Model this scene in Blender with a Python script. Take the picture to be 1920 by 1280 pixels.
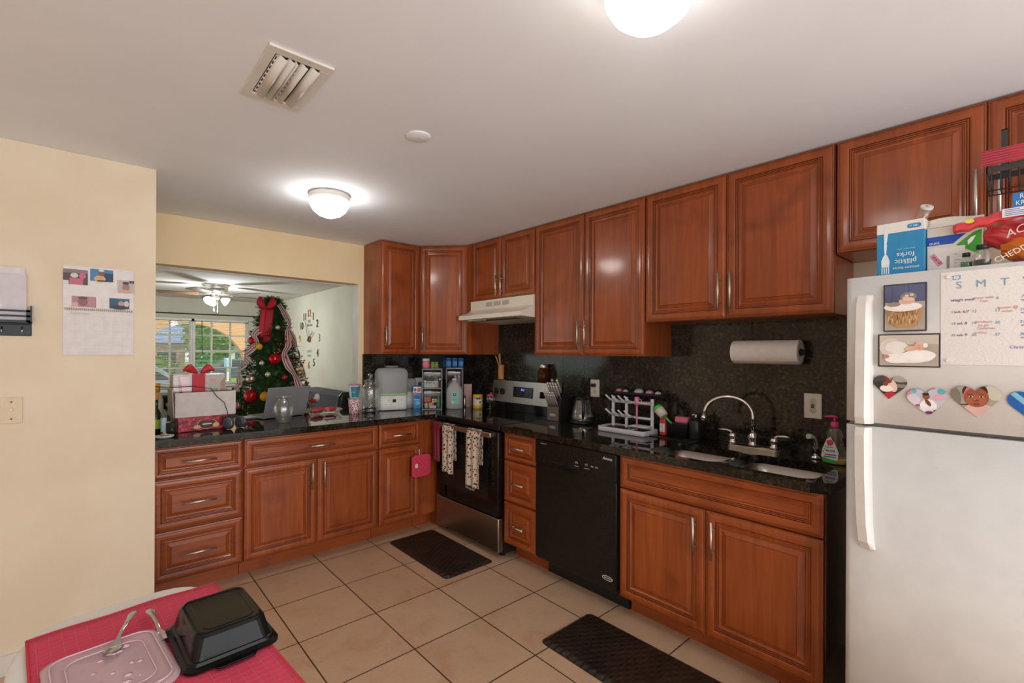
import bpy, bmesh, math, random
from mathutils import Matrix, Vector, Euler
PI = math.pi
random.seed(7)
for o in list(bpy.data.objects): bpy.data.objects.remove(o)
sc = bpy.context.scene
COL = sc.collection

# ------------------------------------------------------------ camera
F_PX, PPX, PPY, YAW, ROLL = 877.07, 930.0, 659.8, 0.7127, 0.0047
cam_d = bpy.data.cameras.new('camera'); cam = bpy.data.objects.new('camera', cam_d); COL.objects.link(cam)
cam_d.sensor_width = 36; cam_d.lens = F_PX / 1920 * 36
cam_d.shift_x = (960 - PPX) / 1920; cam_d.shift_y = (PPY - 640) / 1920
cam_d.clip_start = 0.02; cam_d.clip_end = 200
fw = Vector((math.sin(YAW), math.cos(YAW), 0)); r_ = Vector((math.cos(YAW), -math.sin(YAW), 0)); u_ = Vector((0, 0, 1))
r2 = r_ * math.cos(ROLL) + u_ * math.sin(ROLL); u2 = -r_ * math.sin(ROLL) + u_ * math.cos(ROLL)
M = Matrix((r2, u2, -fw)).transposed().to_4x4(); M.translation = Vector((-2.7532, -3.8117, 1.4069))
cam.matrix_world = M
sc.camera = cam

# ------------------------------------------------------------ world, sun, exposure
sc.view_settings.view_transform = 'Standard'; sc.view_settings.look = 'None'
sc.view_settings.gamma = 1.0; sc.view_settings.use_curve_mapping = False
sc.view_settings.exposure = 0.46
W = bpy.data.worlds.new('world'); sc.world = W; W.use_nodes = True
bg = W.node_tree.nodes['Background']; bg.inputs[0].default_value = (.95, .97, 1.0, 1); bg.inputs[1].default_value = 1.0
def lamp(name, kind, loc, energy, color, rot=(0, 0, 0), size=None, size_y=None, parent=None):
    l = bpy.data.lights.new(name, kind); o = bpy.data.objects.new(name, l); COL.objects.link(o)
    o.location = loc; o.rotation_euler = rot; l.energy = energy; l.color = color
    if kind == 'AREA':
        l.shape = 'RECTANGLE'; l.size = size; l.size_y = size_y
    elif kind == 'SUN': l.angle = size
    elif size: l.shadow_soft_size = size
    o.parent = parent
    return o
lamp('sun', 'SUN', (0, 0, 20), 2.2, (1, .95, .86), (math.radians(42), 0, math.radians(15)), 0.02)
# added fill light behind the camera, tilted up to brighten the ceiling
lamp('fill_behind_camera', 'AREA', (-2.3, -5.9, 1.2), 38, (.96, .975, 1), (math.radians(110), 0, 0), 3.2, 1.8)
DOME_E = 20.0

# ------------------------------------------------------------ materials
MATS = {}
def base_mat(name, color, rough=.5, metal=0, coat=0, alpha=1, trans=0, emit=0, ecol=None, ior=1.45, sheen=0, spec=.5):
    m = bpy.data.materials.new(name); m.use_nodes = True
    b = m.node_tree.nodes['Principled BSDF']
    b.inputs['Base Color'].default_value = (*color, 1); b.inputs['Roughness'].default_value = rough
    b.inputs['Metallic'].default_value = metal; b.inputs['Coat Weight'].default_value = coat
    b.inputs['Coat Roughness'].default_value = .12
    b.inputs['Alpha'].default_value = alpha; b.inputs['Transmission Weight'].default_value = trans
    b.inputs['IOR'].default_value = ior; b.inputs['Sheen Weight'].default_value = sheen
    b.inputs['Specular IOR Level'].default_value = spec
    if emit:
        b.inputs['Emission Color'].default_value = (*(ecol or color), 1); b.inputs['Emission Strength'].default_value = emit
    return m, b
def srgb(h):
    h = h.lstrip('#'); v = [int(h[i:i + 2], 16) / 255 for i in (0, 2, 4)]
    return tuple(c / 12.92 if c <= .04045 else ((c + .055) / 1.055) ** 2.4 for c in v)
def nz(nt, scale, detail=3, vec=None, rough=.5, dist=0):
    n = nt.nodes.new('ShaderNodeTexNoise'); n.inputs['Scale'].default_value = scale; n.inputs['Detail'].default_value = detail
    n.inputs['Roughness'].default_value = rough; n.inputs['Distortion'].default_value = dist
    if vec: nt.links.new(vec, n.inputs['Vector'])
    return n
def ramp(nt, fac, stops):
    r = nt.nodes.new('ShaderNodeValToRGB'); e = r.color_ramp.elements
    while len(e) < len(stops): e.new(.5)
    for el, (p, c) in zip(e, stops): el.position = p; el.color = (*c, 1)
    nt.links.new(fac, r.inputs[0]); return r
def objvec(nt, scale=(1, 1, 1), loc=(0, 0, 0), rot=(0, 0, 0), world=False):
    if world: src = nt.nodes.new('ShaderNodeNewGeometry').outputs['Position']
    else: src = nt.nodes.new('ShaderNodeTexCoord').outputs['Object']
    mp = nt.nodes.new('ShaderNodeMapping'); mp.inputs['Scale'].default_value = scale; mp.inputs['Location'].default_value = loc
    mp.inputs['Rotation'].default_value = rot
    nt.links.new(src, mp.inputs['Vector']); return mp.outputs['Vector']
def bump(nt, b, height, strength=.2, dist=.01):
    n = nt.nodes.new('ShaderNodeBump'); n.inputs['Strength'].default_value = strength; n.inputs['Distance'].default_value = dist
    nt.links.new(height, n.inputs['Height']); nt.links.new(n.outputs[0], b.inputs['Normal'])
def mixc(nt, fac, a, b_, mode='MIX'):
    n = nt.nodes.new('ShaderNodeMix'); n.data_type = 'RGBA'; n.blend_type = mode
    for s, v in ((n.inputs[0], fac), (n.inputs[6], a), (n.inputs[7], b_)):
        if hasattr(v, 'node'): nt.links.new(v, s)
        else: s.default_value = v if isinstance(v, (int, float)) else (*v, 1)
    return n.outputs[2]
def mat(key, **kw):
    """plain material with a faint procedural variation; key is a hex colour or a registered name"""
    k = (key, tuple(sorted(kw.items())))
    if key in MATS: return MATS[key]
    if k in MATS: return MATS[k]
    c = srgb(key); m, b = base_mat('paint_' + key.strip('#'), c, **kw); nt = m.node_tree
    if not kw.get('emit') and not kw.get('trans'):
        n = nz(nt, 30, 2, objvec(nt))
        r = ramp(nt, n.outputs[0], [(.3, tuple(x * .94 for x in c)), (.7, tuple(min(1, x * 1.04) for x in c))])
        nt.links.new(r.outputs[0], b.inputs['Base Color'])
    MATS[k] = m; return m
def wood(name, rotv, dark=1.0):
    m, b = base_mat(name, (.3, .07, .02), rough=.34, coat=.4); nt = m.node_tree
    oi = nt.nodes.new('ShaderNodeObjectInfo')
    tc = nt.nodes.new('ShaderNodeTexCoord'); ad = nt.nodes.new('ShaderNodeVectorMath'); ad.operation = 'ADD'
    sclr = nt.nodes.new('ShaderNodeVectorMath'); sclr.operation = 'SCALE'; sclr.inputs[0].default_value = (3.1, 2.3, 4.7)
    nt.links.new(oi.outputs['Random'], sclr.inputs['Scale']); nt.links.new(tc.outputs['Object'], ad.inputs[0]); nt.links.new(sclr.outputs[0], ad.inputs[1])
    mp = nt.nodes.new('ShaderNodeMapping'); mp.inputs['Scale'].default_value = (1, 1, .07) if rotv else (.07, 1, 1)
    nt.links.new(ad.outputs[0], mp.inputs['Vector'])
    g = nz(nt, 42, 5, mp.outputs[0], .62, .5)
    mp2 = nt.nodes.new('ShaderNodeMapping'); mp2.inputs['Scale'].default_value = (9, 9, .6) if rotv else (.6, 9, 9)
    nt.links.new(ad.outputs[0], mp2.inputs['Vector'])
    pl = nt.nodes.new('ShaderNodeTexVoronoi'); pl.inputs['Scale'].default_value = 1.0; nt.links.new(mp2.outputs[0], pl.inputs['Vector'])
    bl = nz(nt, 4.5, 3, ad.outputs[0], .5, .3)
    A, B, C = srgb('#7f3816'), srgb('#9a4a1d'), srgb('#ad5c29')
    r = ramp(nt, g.outputs[0], [(.15, tuple(x * dark for x in A)), (.5, tuple(x * dark for x in B)), (.88, tuple(x * dark for x in C))])
    hsv = nt.nodes.new('ShaderNodeHueSaturation'); nt.links.new(r.outputs[0], hsv.inputs['Color'])
    sep = nt.nodes.new('ShaderNodeSeparateColor'); nt.links.new(pl.outputs['Color'], sep.inputs[0])
    mr = nt.nodes.new('ShaderNodeMapRange'); mr.inputs['To Min'].default_value = .86; mr.inputs['To Max'].default_value = 1.12
    nt.links.new(sep.outputs[0], mr.inputs['Value']); nt.links.new(mr.outputs[0], hsv.inputs['Value'])
    r2_ = ramp(nt, bl.outputs[0], [(.30, (.62, .55, .50)), (.47, (1, 1, 1))])
    nt.links.new(mixc(nt, .8, hsv.outputs[0], r2_.outputs[0], 'MULTIPLY'), b.inputs['Base Color'])
    bump(nt, b, g.outputs[0], .05, .002)
    MATS[name] = m
wood('wood_v', True); wood('wood_h', False)
def simple_tex(name, stops, scale, rough=.5, vec=None, det=3, bmp=0, bs=None, **kw):
    m, b = base_mat(name, stops[0][1], rough=rough, **kw); nt = m.node_tree
    v = objvec(nt, *(vec or ()))
    n = nz(nt, scale, det, v); r = ramp(nt, n.outputs[0], stops); nt.links.new(r.outputs[0], b.inputs['Base Color'])
    if bmp: bump(nt, b, nz(nt, bs or scale, det, v).outputs[0], bmp, .004)
    MATS[name] = m; return m, b, nt
simple_tex('glaze', [(.3, srgb('#451a08')), (.7, srgb('#5e270d'))], 30, rough=.4)
simple_tex('wood_inside', [(.3, srgb('#7a3210')), (.7, srgb('#8f3f15'))], 12, rough=.45)
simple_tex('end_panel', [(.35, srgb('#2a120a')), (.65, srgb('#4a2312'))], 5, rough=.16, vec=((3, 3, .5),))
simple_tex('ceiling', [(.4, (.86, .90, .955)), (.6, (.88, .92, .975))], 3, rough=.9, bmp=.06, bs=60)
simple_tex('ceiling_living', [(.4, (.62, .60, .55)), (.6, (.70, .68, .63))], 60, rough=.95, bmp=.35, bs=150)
simple_tex('cream', [(.4, srgb('#e9d8be')), (.6, srgb('#eedfc6'))], 3, rough=.75, bmp=.10, bs=120)
simple_tex('cream_header', [(.4, srgb('#f0d8ac')), (.6, srgb('#f3ddb4'))], 3, rough=.75, bmp=.10, bs=120)
simple_tex('sage', [(.4, srgb('#cfcbb8')), (.6, srgb('#d6d2c0'))], 2, rough=.8, bmp=.06, bs=90)
simple_tex('white_trim', [(.4, srgb('#dedad2')), (.6, srgb('#e6e2da'))], 8, rough=.45)
simple_tex('nickel', [(.3, srgb('#c9c3b9')), (.7, srgb('#e2ddd4'))], 90, rough=.38, metal=1, vec=((1, 1, 30),))
simple_tex('chrome', [(.3, srgb('#d5d5d5')), (.7, srgb('#ececec'))], 5, rough=.06, metal=1)
simple_tex('steel', [(.3, srgb('#9d978e')), (.7, srgb('#b9b3a9'))], 60, rough=.3, metal=1, vec=((1, 30, 30),))
simple_tex('steel_v', [(.3, srgb('#a7a29a')), (.7, srgb('#bdb8b0'))], 60, rough=.3, metal=1, vec=((30, 30, 1),))
simple_tex('black_gloss', [(.4, (.006, .006, .006)), (.6, (.009, .009, .009))], 10, rough=.07, spec=.32)
simple_tex('tub_black', [(.4, (.005, .005, .005)), (.6, (.008, .008, .008))], 10, rough=.10, spec=.22)
simple_tex('black_glass', [(.4, (.004, .004, .004)), (.6, (.006, .006, .006))], 10, rough=.03)
simple_tex('black_plastic', [(.4, (.010, .010, .010)), (.6, (.016, .016, .016))], 40, rough=.35)
simple_tex('dish_black', [(.4, (.009, .008, .007)), (.6, (.013, .012, .010))], 120, rough=.2, spec=.35, bmp=.15, bs=300)
simple_tex('fridge_white', [(.4, srgb('#d6d5d3')), (.6, srgb('#dbdad8'))], 10, rough=.45, bmp=.12, bs=260)
simple_tex('plastic_white', [(.4, srgb('#e3e0dc')), (.6, srgb('#eae8e4'))], 10, rough=.35)
simple_tex('hood_white', [(.4, srgb('#e8e0d2')), (.6, srgb('#eee6d9'))], 10, rough=.35)
simple_tex('leather_black', [(.4, (.008, .008, .008)), (.6, (.02, .02, .02))], 60, rough=.3, bmp=.3, bs=80)
simple_tex('green_needles', [(.3, srgb('#12260f')), (.5, srgb('#234519')), (.7, srgb('#456b35'))], 25, rough=.7)
simple_tex('grass', [(.3, srgb('#4f9a20')), (.7, srgb('#86cf3e'))], 6, rough=.9)
simple_tex('hedge', [(.3, srgb('#2f5a24')), (.55, srgb('#5c8a3a')), (.75, srgb('#a5bf62'))], 5, rough=.9, det=6)
simple_tex('leaf_dark', [(.3, srgb('#1f4a2e')), (.6, srgb('#3e7d4a')), (.8, srgb('#7fae74'))], 4, rough=.9, det=6)
simple_tex('asphalt', [(.3, srgb('#9a9890')), (.7, srgb('#b5b3aa'))], 9, rough=.95)
simple_tex('stucco_peach', [(.3, srgb('#d9a474')), (.7, srgb('#e2b083'))], 30, rough=.9, bmp=.3, bs=90)
def granite(name, rough, sp, lift=1.0):
    m, b = base_mat(name, (.01, .01, .01), rough=rough, spec=.5); nt = m.node_tree
    v = objvec(nt, world=True)
    n1 = nz(nt, 55, 6, v, .7); n2 = nz(nt, 9, 3, v); vo = nt.nodes.new('ShaderNodeTexVoronoi'); vo.inputs['Scale'].default_value = 120; nt.links.new(v, vo.inputs['Vector'])
    r1 = ramp(nt, n1.outputs[0], [(.40, tuple(x * lift for x in (.006, .006, .005))), (.58, tuple(x * lift for x in (.026, .021, .015))), (.70, tuple(x * lift for x in (.085, .064, .040)))])
    r3 = ramp(nt, vo.outputs['Distance'], [(0.06, (.36, .33, .27)), (.16, (0, 0, 0))])
    n4 = nz(nt, 37, 2, v); r4 = ramp(nt, n4.outputs[0], [(.60, (0, 0, 0)), (.66, (1, 1, 1))])
    spk = mixc(nt, 1.0, r3.outputs[0], r4.outputs[0], 'MULTIPLY')
    c = mixc(nt, sp, r1.outputs[0], spk, 'ADD')
    r5 = ramp(nt, n2.outputs[0], [(.4, (.7, .7, .7)), (.6, (1.25, 1.2, 1.1))])
    nt.links.new(mixc(nt, 1.0, c, r5.outputs[0], 'MULTIPLY'), b.inputs['Base Color'])
    MATS[name] = m
granite('granite', .045, 1.0); granite('granite_splash', .11, .6, 1.55)
def tile_mat():
    m, b = base_mat('floor_tile', (.5, .4, .3), rough=.32); nt = m.node_tree
    v = objvec(nt, (1 / .4024,) * 3, (1.5914 / .4024, 1.0843 / .4024, 0), world=True)
    br = nt.nodes.new('ShaderNodeTexBrick'); br.offset = 0; br.squash = 1
    br.inputs['Brick Width'].default_value = 1; br.inputs['Row Height'].default_value = 1; br.inputs['Scale'].default_value = 1
    br.inputs['Mortar Size'].default_value = .0085; br.inputs['Mortar Smooth'].default_value = .1; br.inputs['Bias'].default_value = 0
    br.inputs['Color1'].default_value = (*srgb('#c4a385'), 1); br.inputs['Color2'].default_value = (*srgb('#cbab8e'), 1)
    br.inputs['Mortar'].default_value = (*srgb('#4f3c28'), 1); nt.links.new(v, br.inputs['Vector'])
    wv = objvec(nt, world=True)
    n = nz(nt, 5, 6, wv, .65, .6); r = ramp(nt, n.outputs[0], [(.36, (.93, .85, .80)), (.5, (1, 1, 1)), (.68, (1.05, 1.03, 1.0))])
    n2 = nz(nt, 60, 3, wv); r2_ = ramp(nt, n2.outputs[0], [(.3, (.95, .94, .93)), (.6, (1, 1, 1))])
    c = mixc(nt, 1.0, br.outputs[0], r.outputs[0], 'MULTIPLY'); c = mixc(nt, 1.0, c, r2_.outputs[0], 'MULTIPLY')
    nt.links.new(c, b.inputs['Base Color'])
    inv = nt.nodes.new('ShaderNodeMath'); inv.operation = 'SUBTRACT'; inv.inputs[0].default_value = 1; nt.links.new(br.outputs['Fac'], inv.inputs[1])
    bump(nt, b, inv.outputs[0], .5, .003)
    MATS['floor_tile'] = m
tile_mat()
def quilt_mat():
    m, b = base_mat('mat_quilt', srgb('#241b14'), rough=.42); nt = m.node_tree; hs = []
    for r in (32, -32):
        v = objvec(nt, (1, 1, 1), rot=(0, 0, math.radians(r))); w_ = nt.nodes.new('ShaderNodeTexWave'); w_.wave_type = 'BANDS'; w_.bands_direction = 'Y'
        w_.inputs['Scale'].default_value = 9.5; w_.inputs['Distortion'].default_value = 1.2; w_.inputs['Detail'].default_value = 0; nt.links.new(v, w_.inputs['Vector']); hs.append(w_.outputs['Fac'])
    mn = nt.nodes.new('ShaderNodeMath'); mn.operation = 'MULTIPLY'; nt.links.new(hs[0], mn.inputs[0]); nt.links.new(hs[1], mn.inputs[1])
    n = nz(nt, 7, 3, objvec(nt)); r = ramp(nt, n.outputs[0], [(.35, srgb('#1d1712')), (.65, srgb('#30231a'))]); nt.links.new(r.outputs[0], b.inputs['Base Color'])
    bump(nt, b, mn.outputs[0], .6, .006); MATS['mat_quilt'] = m
quilt_mat()
def dot_mat(name, ground, colors, scale, th=.26, rough=.8):
    """cloth or paper printed with scattered spots of the given colours"""
    m, b = base_mat(name, ground, rough=rough); nt = m.node_tree; v = objvec(nt); col = ground
    for i, c in enumerate(colors):
        vo = nt.nodes.new('ShaderNodeTexVoronoi'); vo.inputs['Scale'].default_value = scale * (1 + .17 * i)
        mp = objvec(nt, (1, 1, 1), (i * 3.7, i * 1.3, i * 2.1)); nt.links.new(mp, vo.inputs['Vector'])
        r = ramp(nt, vo.outputs['Distance'], [(th, (1, 1, 1)), (th + .03, (0, 0, 0))])
        col = mixc(nt, r.outputs[0], col, c)
    nt.links.new(col, b.inputs['Base Color']); MATS[name] = m
dot_mat('towel_print', srgb('#cfc3b2'), [srgb('#2a2420'), srgb('#9c2a2c')], 38, .27, .9)
dot_mat('cup_print', srgb('#e8dede'), [srgb('#d8395c'), srgb('#1d1a1a'), srgb('#e0566f')], 70, .33, .3)
dot_mat('sleeve_print', srgb('#a42a38'), [srgb('#d84a5a'), srgb('#6b1520')], 40, .35, .3)
def weave(name, c, c2, s, rough=.85):
    m, b = base_mat(name, c, rough=rough); nt = m.node_tree
    v = objvec(nt, (1, 1, 1), rot=(0, 0, 0))
    br = nt.nodes.new('ShaderNodeTexBrick'); br.offset = 0; br.inputs['Scale'].default_value = 1
    br.inputs['Brick Width'].default_value = s; br.inputs['Row Height'].default_value = s * .8; br.inputs['Mortar Size'].default_value = s * .06
    br.inputs['Mortar Smooth'].default_value = .6
    br.inputs['Color1'].default_value = (*c, 1); br.inputs['Color2'].default_value = (*tuple(x * .9 for x in c), 1); br.inputs['Mortar'].default_value = (*c2, 1)
    nt.links.new(v, br.inputs['Vector']); nt.links.new(br.outputs[0], b.inputs['Base Color'])
    bump(nt, b, br.outputs['Fac'], .8, .002); MATS[name] = m
weave('placemat_red', srgb('#db4460'), srgb('#e56078'), .022)
def glass_like(name, color, rough=.02, mixf=.82, tint=None, body=1):
    """thin clear plastic or glass: mostly see-through with a glossy skin"""
    m = bpy.data.materials.new(name); m.use_nodes = True; nt = m.node_tree; nt.nodes.clear()
    out = nt.nodes.new('ShaderNodeOutputMaterial'); tr = nt.nodes.new('ShaderNodeBsdfTransparent'); tr.inputs[0].default_value = (*(tint or color), 1)
    pb = nt.nodes.new('ShaderNodeBsdfPrincipled'); pb.inputs['Base Color'].default_value = (*color, 1); pb.inputs['Roughness'].default_value = rough
    fr = nt.nodes.new('ShaderNodeLayerWeight'); fr.inputs[0].default_value = .35
    mr = nt.nodes.new('ShaderNodeMapRange'); mr.inputs['To Min'].default_value = 1 - mixf; mr.inputs['To Max'].default_value = min(1, 1.35 - mixf)
    n = nz(nt, 12, 2, objvec(nt)); mm = nt.nodes.new('ShaderNodeMath'); mm.operation = 'MULTIPLY_ADD'; mm.inputs[1].default_value = .04; nt.links.new(n.outputs[0], mm.inputs[0])
    nt.links.new(fr.outputs['Facing'], mr.inputs['Value']); nt.links.new(mr.outputs[0], mm.inputs[2])
    if body < 1:
        gl = nt.nodes.new('ShaderNodeBsdfGlossy'); gl.inputs['Roughness'].default_value = rough; gl.inputs[0].default_value = (1, 1, 1, 1)
        m2 = nt.nodes.new('ShaderNodeMixShader'); m2.inputs[0].default_value = body; nt.links.new(gl.outputs[0], m2.inputs[1]); nt.links.new(pb.outputs[0], m2.inputs[2]); src = m2
    else: src = pb
    mx = nt.nodes.new('ShaderNodeMixShader'); nt.links.new(mm.outputs[0], mx.inputs[0]); nt.links.new(tr.outputs[0], mx.inputs[1]); nt.links.new(src.outputs[0], mx.inputs[2])
    nt.links.new(mx.outputs[0], out.inputs[0]); MATS[name] = m
glass_like('glass', (.9, .92, .9), .03, .93, (.97, .98, .97), .10); glass_like('window_glass', (.8, .85, .85), .02, .985, (.98, .99, .99), 0)
glass_like('frosted', (.60, .61, .61), .3, .55, (.85, .86, .87)); glass_like('jug_plastic', (.60, .60, .57), .25, .35, (.85, .85, .83))
glass_like('glass_dots', (.9, .92, .9), .05, .72, (.97, .98, .97), .35); glass_like('lid_plastic', (.80, .62, .66), .12, .62, (.95, .85, .88)); glass_like('film', (.86, .84, .80), .10, .94, (.98, .97, .96), .25)
glass_like('amber_glass', (.20, .06, .02), .05, .75, (.5, .2, .08)); glass_like('smoke_plastic', (.05, .05, .05), .08, .55, (.4, .4, .42))
glass_like('red_wrap', (.75, .12, .18), .15, .45, (.9, .35, .4))
m_, b_ = base_mat('dome_glass', (1, .97, .92), rough=.4, emit=DOME_E, ecol=(1, .965, .91)); MATS['dome_glass'] = m_
m_, b_ = base_mat('dome_glass_near', (1, .97, .92), rough=.4, emit=DOME_E * .42, ecol=(1, .965, .91)); MATS['dome_glass_near'] = m_
m_, b_ = base_mat('shade_glass', (.95, .97, 1), rough=.4, emit=1.7, ecol=(.88, .95, 1)); MATS['shade_glass'] = m_
m_, b_ = base_mat('led_blue', (.05, .05, .6), emit=3, ecol=(.15, .15, 1)); MATS['led_blue'] = m_

# ------------------------------------------------------------ mesh building
class MB:
    def __init__(s, mt='plastic_white', **kw):
        s.bm = bmesh.new(); s.slots = []; s.xf = Matrix(); s.set(mt, **kw)
    def set(s, mt, **kw):
        m = mat(mt, **kw)
        if m not in s.slots: s.slots.append(m)
        s.i = s.slots.index(m); return s
    def at(s, loc=(0, 0, 0), rot=(0, 0, 0), scale=(1, 1, 1)):
        s.xf = Matrix.LocRotScale(Vector(loc), Euler(rot), Vector(scale)); return s
    def v(s, co): return s.bm.verts.new(s.xf @ Vector(co))
    def f(s, vs, smooth=False):
        try: fc = s.bm.faces.new(vs)
        except ValueError: return None
        fc.material_index = s.i; fc.smooth = smooth; return fc
    def box(s, x0, y0, z0, x1, y1, z1, bev=0, seg=2):
        vs = [s.v(c) for c in ((x0, y0, z0), (x1, y0, z0), (x1, y1, z0), (x0, y1, z0), (x0, y0, z1), (x1, y0, z1), (x1, y1, z1), (x0, y1, z1))]
        fs = [s.f([vs[i] for i in q]) for q in ((3, 2, 1, 0), (4, 5, 6, 7), (0, 1, 5, 4), (1, 2, 6, 5), (2, 3, 7, 6), (3, 0, 4, 7))]
        if bev:
            es = {e for f in fs for e in f.edges}
            r = bmesh.ops.bevel(s.bm, geom=list(es), offset=bev, segments=seg, affect='EDGES', profile=.5, clamp_overlap=True)
            for f in r['faces']: f.material_index = s.i; f.smooth = True
        return s
    def ring(s, pts): return [s.v(p) for p in pts]
    def bridge(s, a, b, smooth=True):
        n = len(a)
        for i in range(n): s.f([a[i], a[(i + 1) % n], b[(i + 1) % n], b[i]], smooth)
    def loft(s, rings, cap0=True, cap1=True, smooth=True):
        R = [s.ring(r) for r in rings]
        for a, b in zip(R, R[1:]): s.bridge(a, b, smooth)
        if cap0: s.f(list(reversed(R[0])))
        if cap1: s.f(R[-1])
        return s
    def lathe(s, prof, c=(0, 0, 0), n=24, cap0=True, cap1=True, smooth=True, sx=1, sy=1):
        return s.loft([[(c[0] + r * sx * math.cos(2 * PI * k / n), c[1] + r * sy * math.sin(2 * PI * k / n), c[2] + z) for k in range(n)] for r, z in prof], cap0, cap1, smooth)
    def cyl(s, p0, p1, r0, r1=None, n=14, caps=True):
        return s.tube([p0, p1], [r0, r0 if r1 is None else r1], n, caps)
    def tube(s, pts, rad, n=10, caps=True):
        pts = [Vector(p) for p in pts]; rad = rad if isinstance(rad, (list, tuple)) else [rad] * len(pts)
        R = []; up = None
        for i, p in enumerate(pts):
            d = (pts[min(i + 1, len(pts) - 1)] - pts[max(i - 1, 0)]).normalized()
            if up is None: up = d.orthogonal().normalized()
            up = (up - d * up.dot(d)).normalized(); w = d.cross(up)
            R.append([p + (up * math.cos(2 * PI * k / n) + w * math.sin(2 * PI * k / n)) * rad[i] for k in range(n)])
        return s.loft(R, caps, caps)
    def prism(s, poly, axis, a, b, smooth=False):
        """polygon of 2-D points extruded along axis from a to b; 2-D order (x,y),(x,z) or (y,z)"""
        def P(q, t): return {'z': (q[0], q[1], t), 'y': (q[0], t, q[1]), 'x': (t, q[0], q[1])}[axis]
        A = s.ring([P(q, a) for q in poly]); B = s.ring([P(q, b) for q in poly])
        s.bridge(A, B, smooth); s.f(list(reversed(A))); s.f(B); return s
    def sphere(s, c, r, n=16, m=10, sc_=(1, 1, 1)):
        prof = [(max(1e-4, math.sin(PI * i / m)), -math.cos(PI * i / m)) for i in range(m + 1)]
        return s.loft([[(c[0] + r * sc_[0] * q * math.cos(2 * PI * k / n), c[1] + r * sc_[1] * q * math.sin(2 * PI * k / n), c[2] + r * sc_[2] * z) for k in range(n)] for q, z in prof])
    def grid(s, fn, nu, nv, smooth=True):
        V = [[s.v(fn(i / nu, j / nv)) for j in range(nv + 1)] for i in range(nu + 1)]
        for i in range(nu):
            for j in range(nv): s.f([V[i][j], V[i + 1][j], V[i + 1][j + 1], V[i][j + 1]], smooth)
        return s
    def build(s, name, parent=None, loc=(0, 0, 0), rz=0, label=None, normals=True):
        if normals: bmesh.ops.recalc_face_normals(s.bm, faces=s.bm.faces[:])
        me = bpy.data.meshes.new(name); s.bm.to_mesh(me); s.bm.free()
        for m in s.slots: me.materials.append(m)
        o = bpy.data.objects.new(name, me); COL.objects.link(o); o.parent = parent
        o.location = loc; o.rotation_euler = (0, 0, rz) if not isinstance(rz, tuple) else rz
        if label: o['label'] = label
        return o
def solidify(o, t, off=0):
    md = o.modifiers.new('thickness', 'SOLIDIFY'); md.thickness = t; md.offset = off; return o
def rrect(x0, y0, x1, y1, r, n=5):
    p = []
    for cx, cy, a in ((x1 - r, y0 + r, -PI / 2), (x1 - r, y1 - r, 0), (x0 + r, y1 - r, PI / 2), (x0 + r, y0 + r, PI)):
        for k in range(n + 1):
            t = a + PI / 2 * k / n; p.append((cx + r * math.cos(t), cy + r * math.sin(t)))
    return p
def slab(outer, holes, z0, z1, m):
    """horizontal slab with holes, added to mesh builder m"""
    for z, flip in ((z0, 1), (z1, 0)):
        es = []
        for lp in [outer] + holes:
            vs = [m.v((x, y, z)) for x, y in lp]
            es += [m.bm.edges.new((vs[i], vs[(i + 1) % len(vs)])) for i in range(len(vs))]
        g = bmesh.ops.triangle_fill(m.bm, use_beauty=True, edges=es)
        for f in g['geom']:
            if isinstance(f, bmesh.types.BMFace): f.material_index = m.i
    for lp in [outer] + holes:
        A = m.ring([(x, y, z0) for x, y in lp]); B = m.ring([(x, y, z1) for x, y in lp]); m.bridge(A, B, False)
    bmesh.ops.remove_doubles(m.bm, verts=m.bm.verts[:], dist=1e-5)
def tag(o, label, cat, group=None):
    o['label'] = label; o['category'] = cat
    if group: o['group'] = group
    return o
def thing(name, label, cat, loc=(0, 0, 0), rz=0, group=None):
    o = bpy.data.objects.new(name, None); COL.objects.link(o); o.empty_display_size = .05
    o.location = loc; o.rotation_euler = rz if isinstance(rz, tuple) else (0, 0, rz)
    return tag(o, label, cat, group)
def struct(o): o['kind'] = 'structure'; return o
def text(s, size, mt, parent, loc, rot=(PI / 2, 0, 0), name='lettering', ext=.0003, align='CENTER', label=None, sx=1, shear=0):
    c = bpy.data.curves.new(name, 'FONT'); c.body = s; c.size = size; c.extrude = ext; c.align_x = align; c.align_y = 'CENTER'; c.shear = shear; c.resolution_u = 3
    t = bpy.data.objects.new(name, c); me = bpy.data.meshes.new_from_object(t); bpy.data.objects.remove(t)
    me.materials.clear(); me.materials.append(mat(mt) if isinstance(mt, str) else mt)
    o = bpy.data.objects.new(name, me); COL.objects.link(o); o.parent = parent; o.location = loc; o.rotation_euler = rot; o.scale = (sx, 1, 1)
    if label: o['label'] = label
    return o
R90 = -PI / 2     # things on the right-hand wall: local -Y looks towards -X
H = 2.323
# ------------------------------------------------------------ the setting
def sbox(name, mt, *b):
    m = MB(mt)
    for q in b: m.box(*q)
    return struct(m.build(name))
sbox('floor', 'floor_tile', (-6, -6.2, -.1, .3, 6, 0))
sbox('ceiling', 'ceiling', (-6, -6.2, H, .3, .11, H + .12))
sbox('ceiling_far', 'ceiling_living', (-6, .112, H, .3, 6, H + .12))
OX = -1.012     # right jamb of the pass-through
sbox('wall_back', 'cream_header', (-2.505, 0, 0, OX, .11, .865), (-2.505, 0, 1.985, OX, .11, H - .001), (OX, 0, 0, -.002, .11, H - .001))
sbox('trim_1', 'white_trim', (-2.5, .108, 1.975, OX - .001, .125, 1.984), (OX - .012, -.0005, .912, OX - .0005, .1095, 1.984))
sbox('wall_right', 'cream', (0, -6.2, 0, .1, .11, H - .001))
sbox('wall_left', 'cream', (-6, -.889, 0, -2.509, -.002, H - .001))
sbox('wall_dining', 'cream', (-5.1, -6.2, 0, -5.0, -.9065, H - .001))
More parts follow.
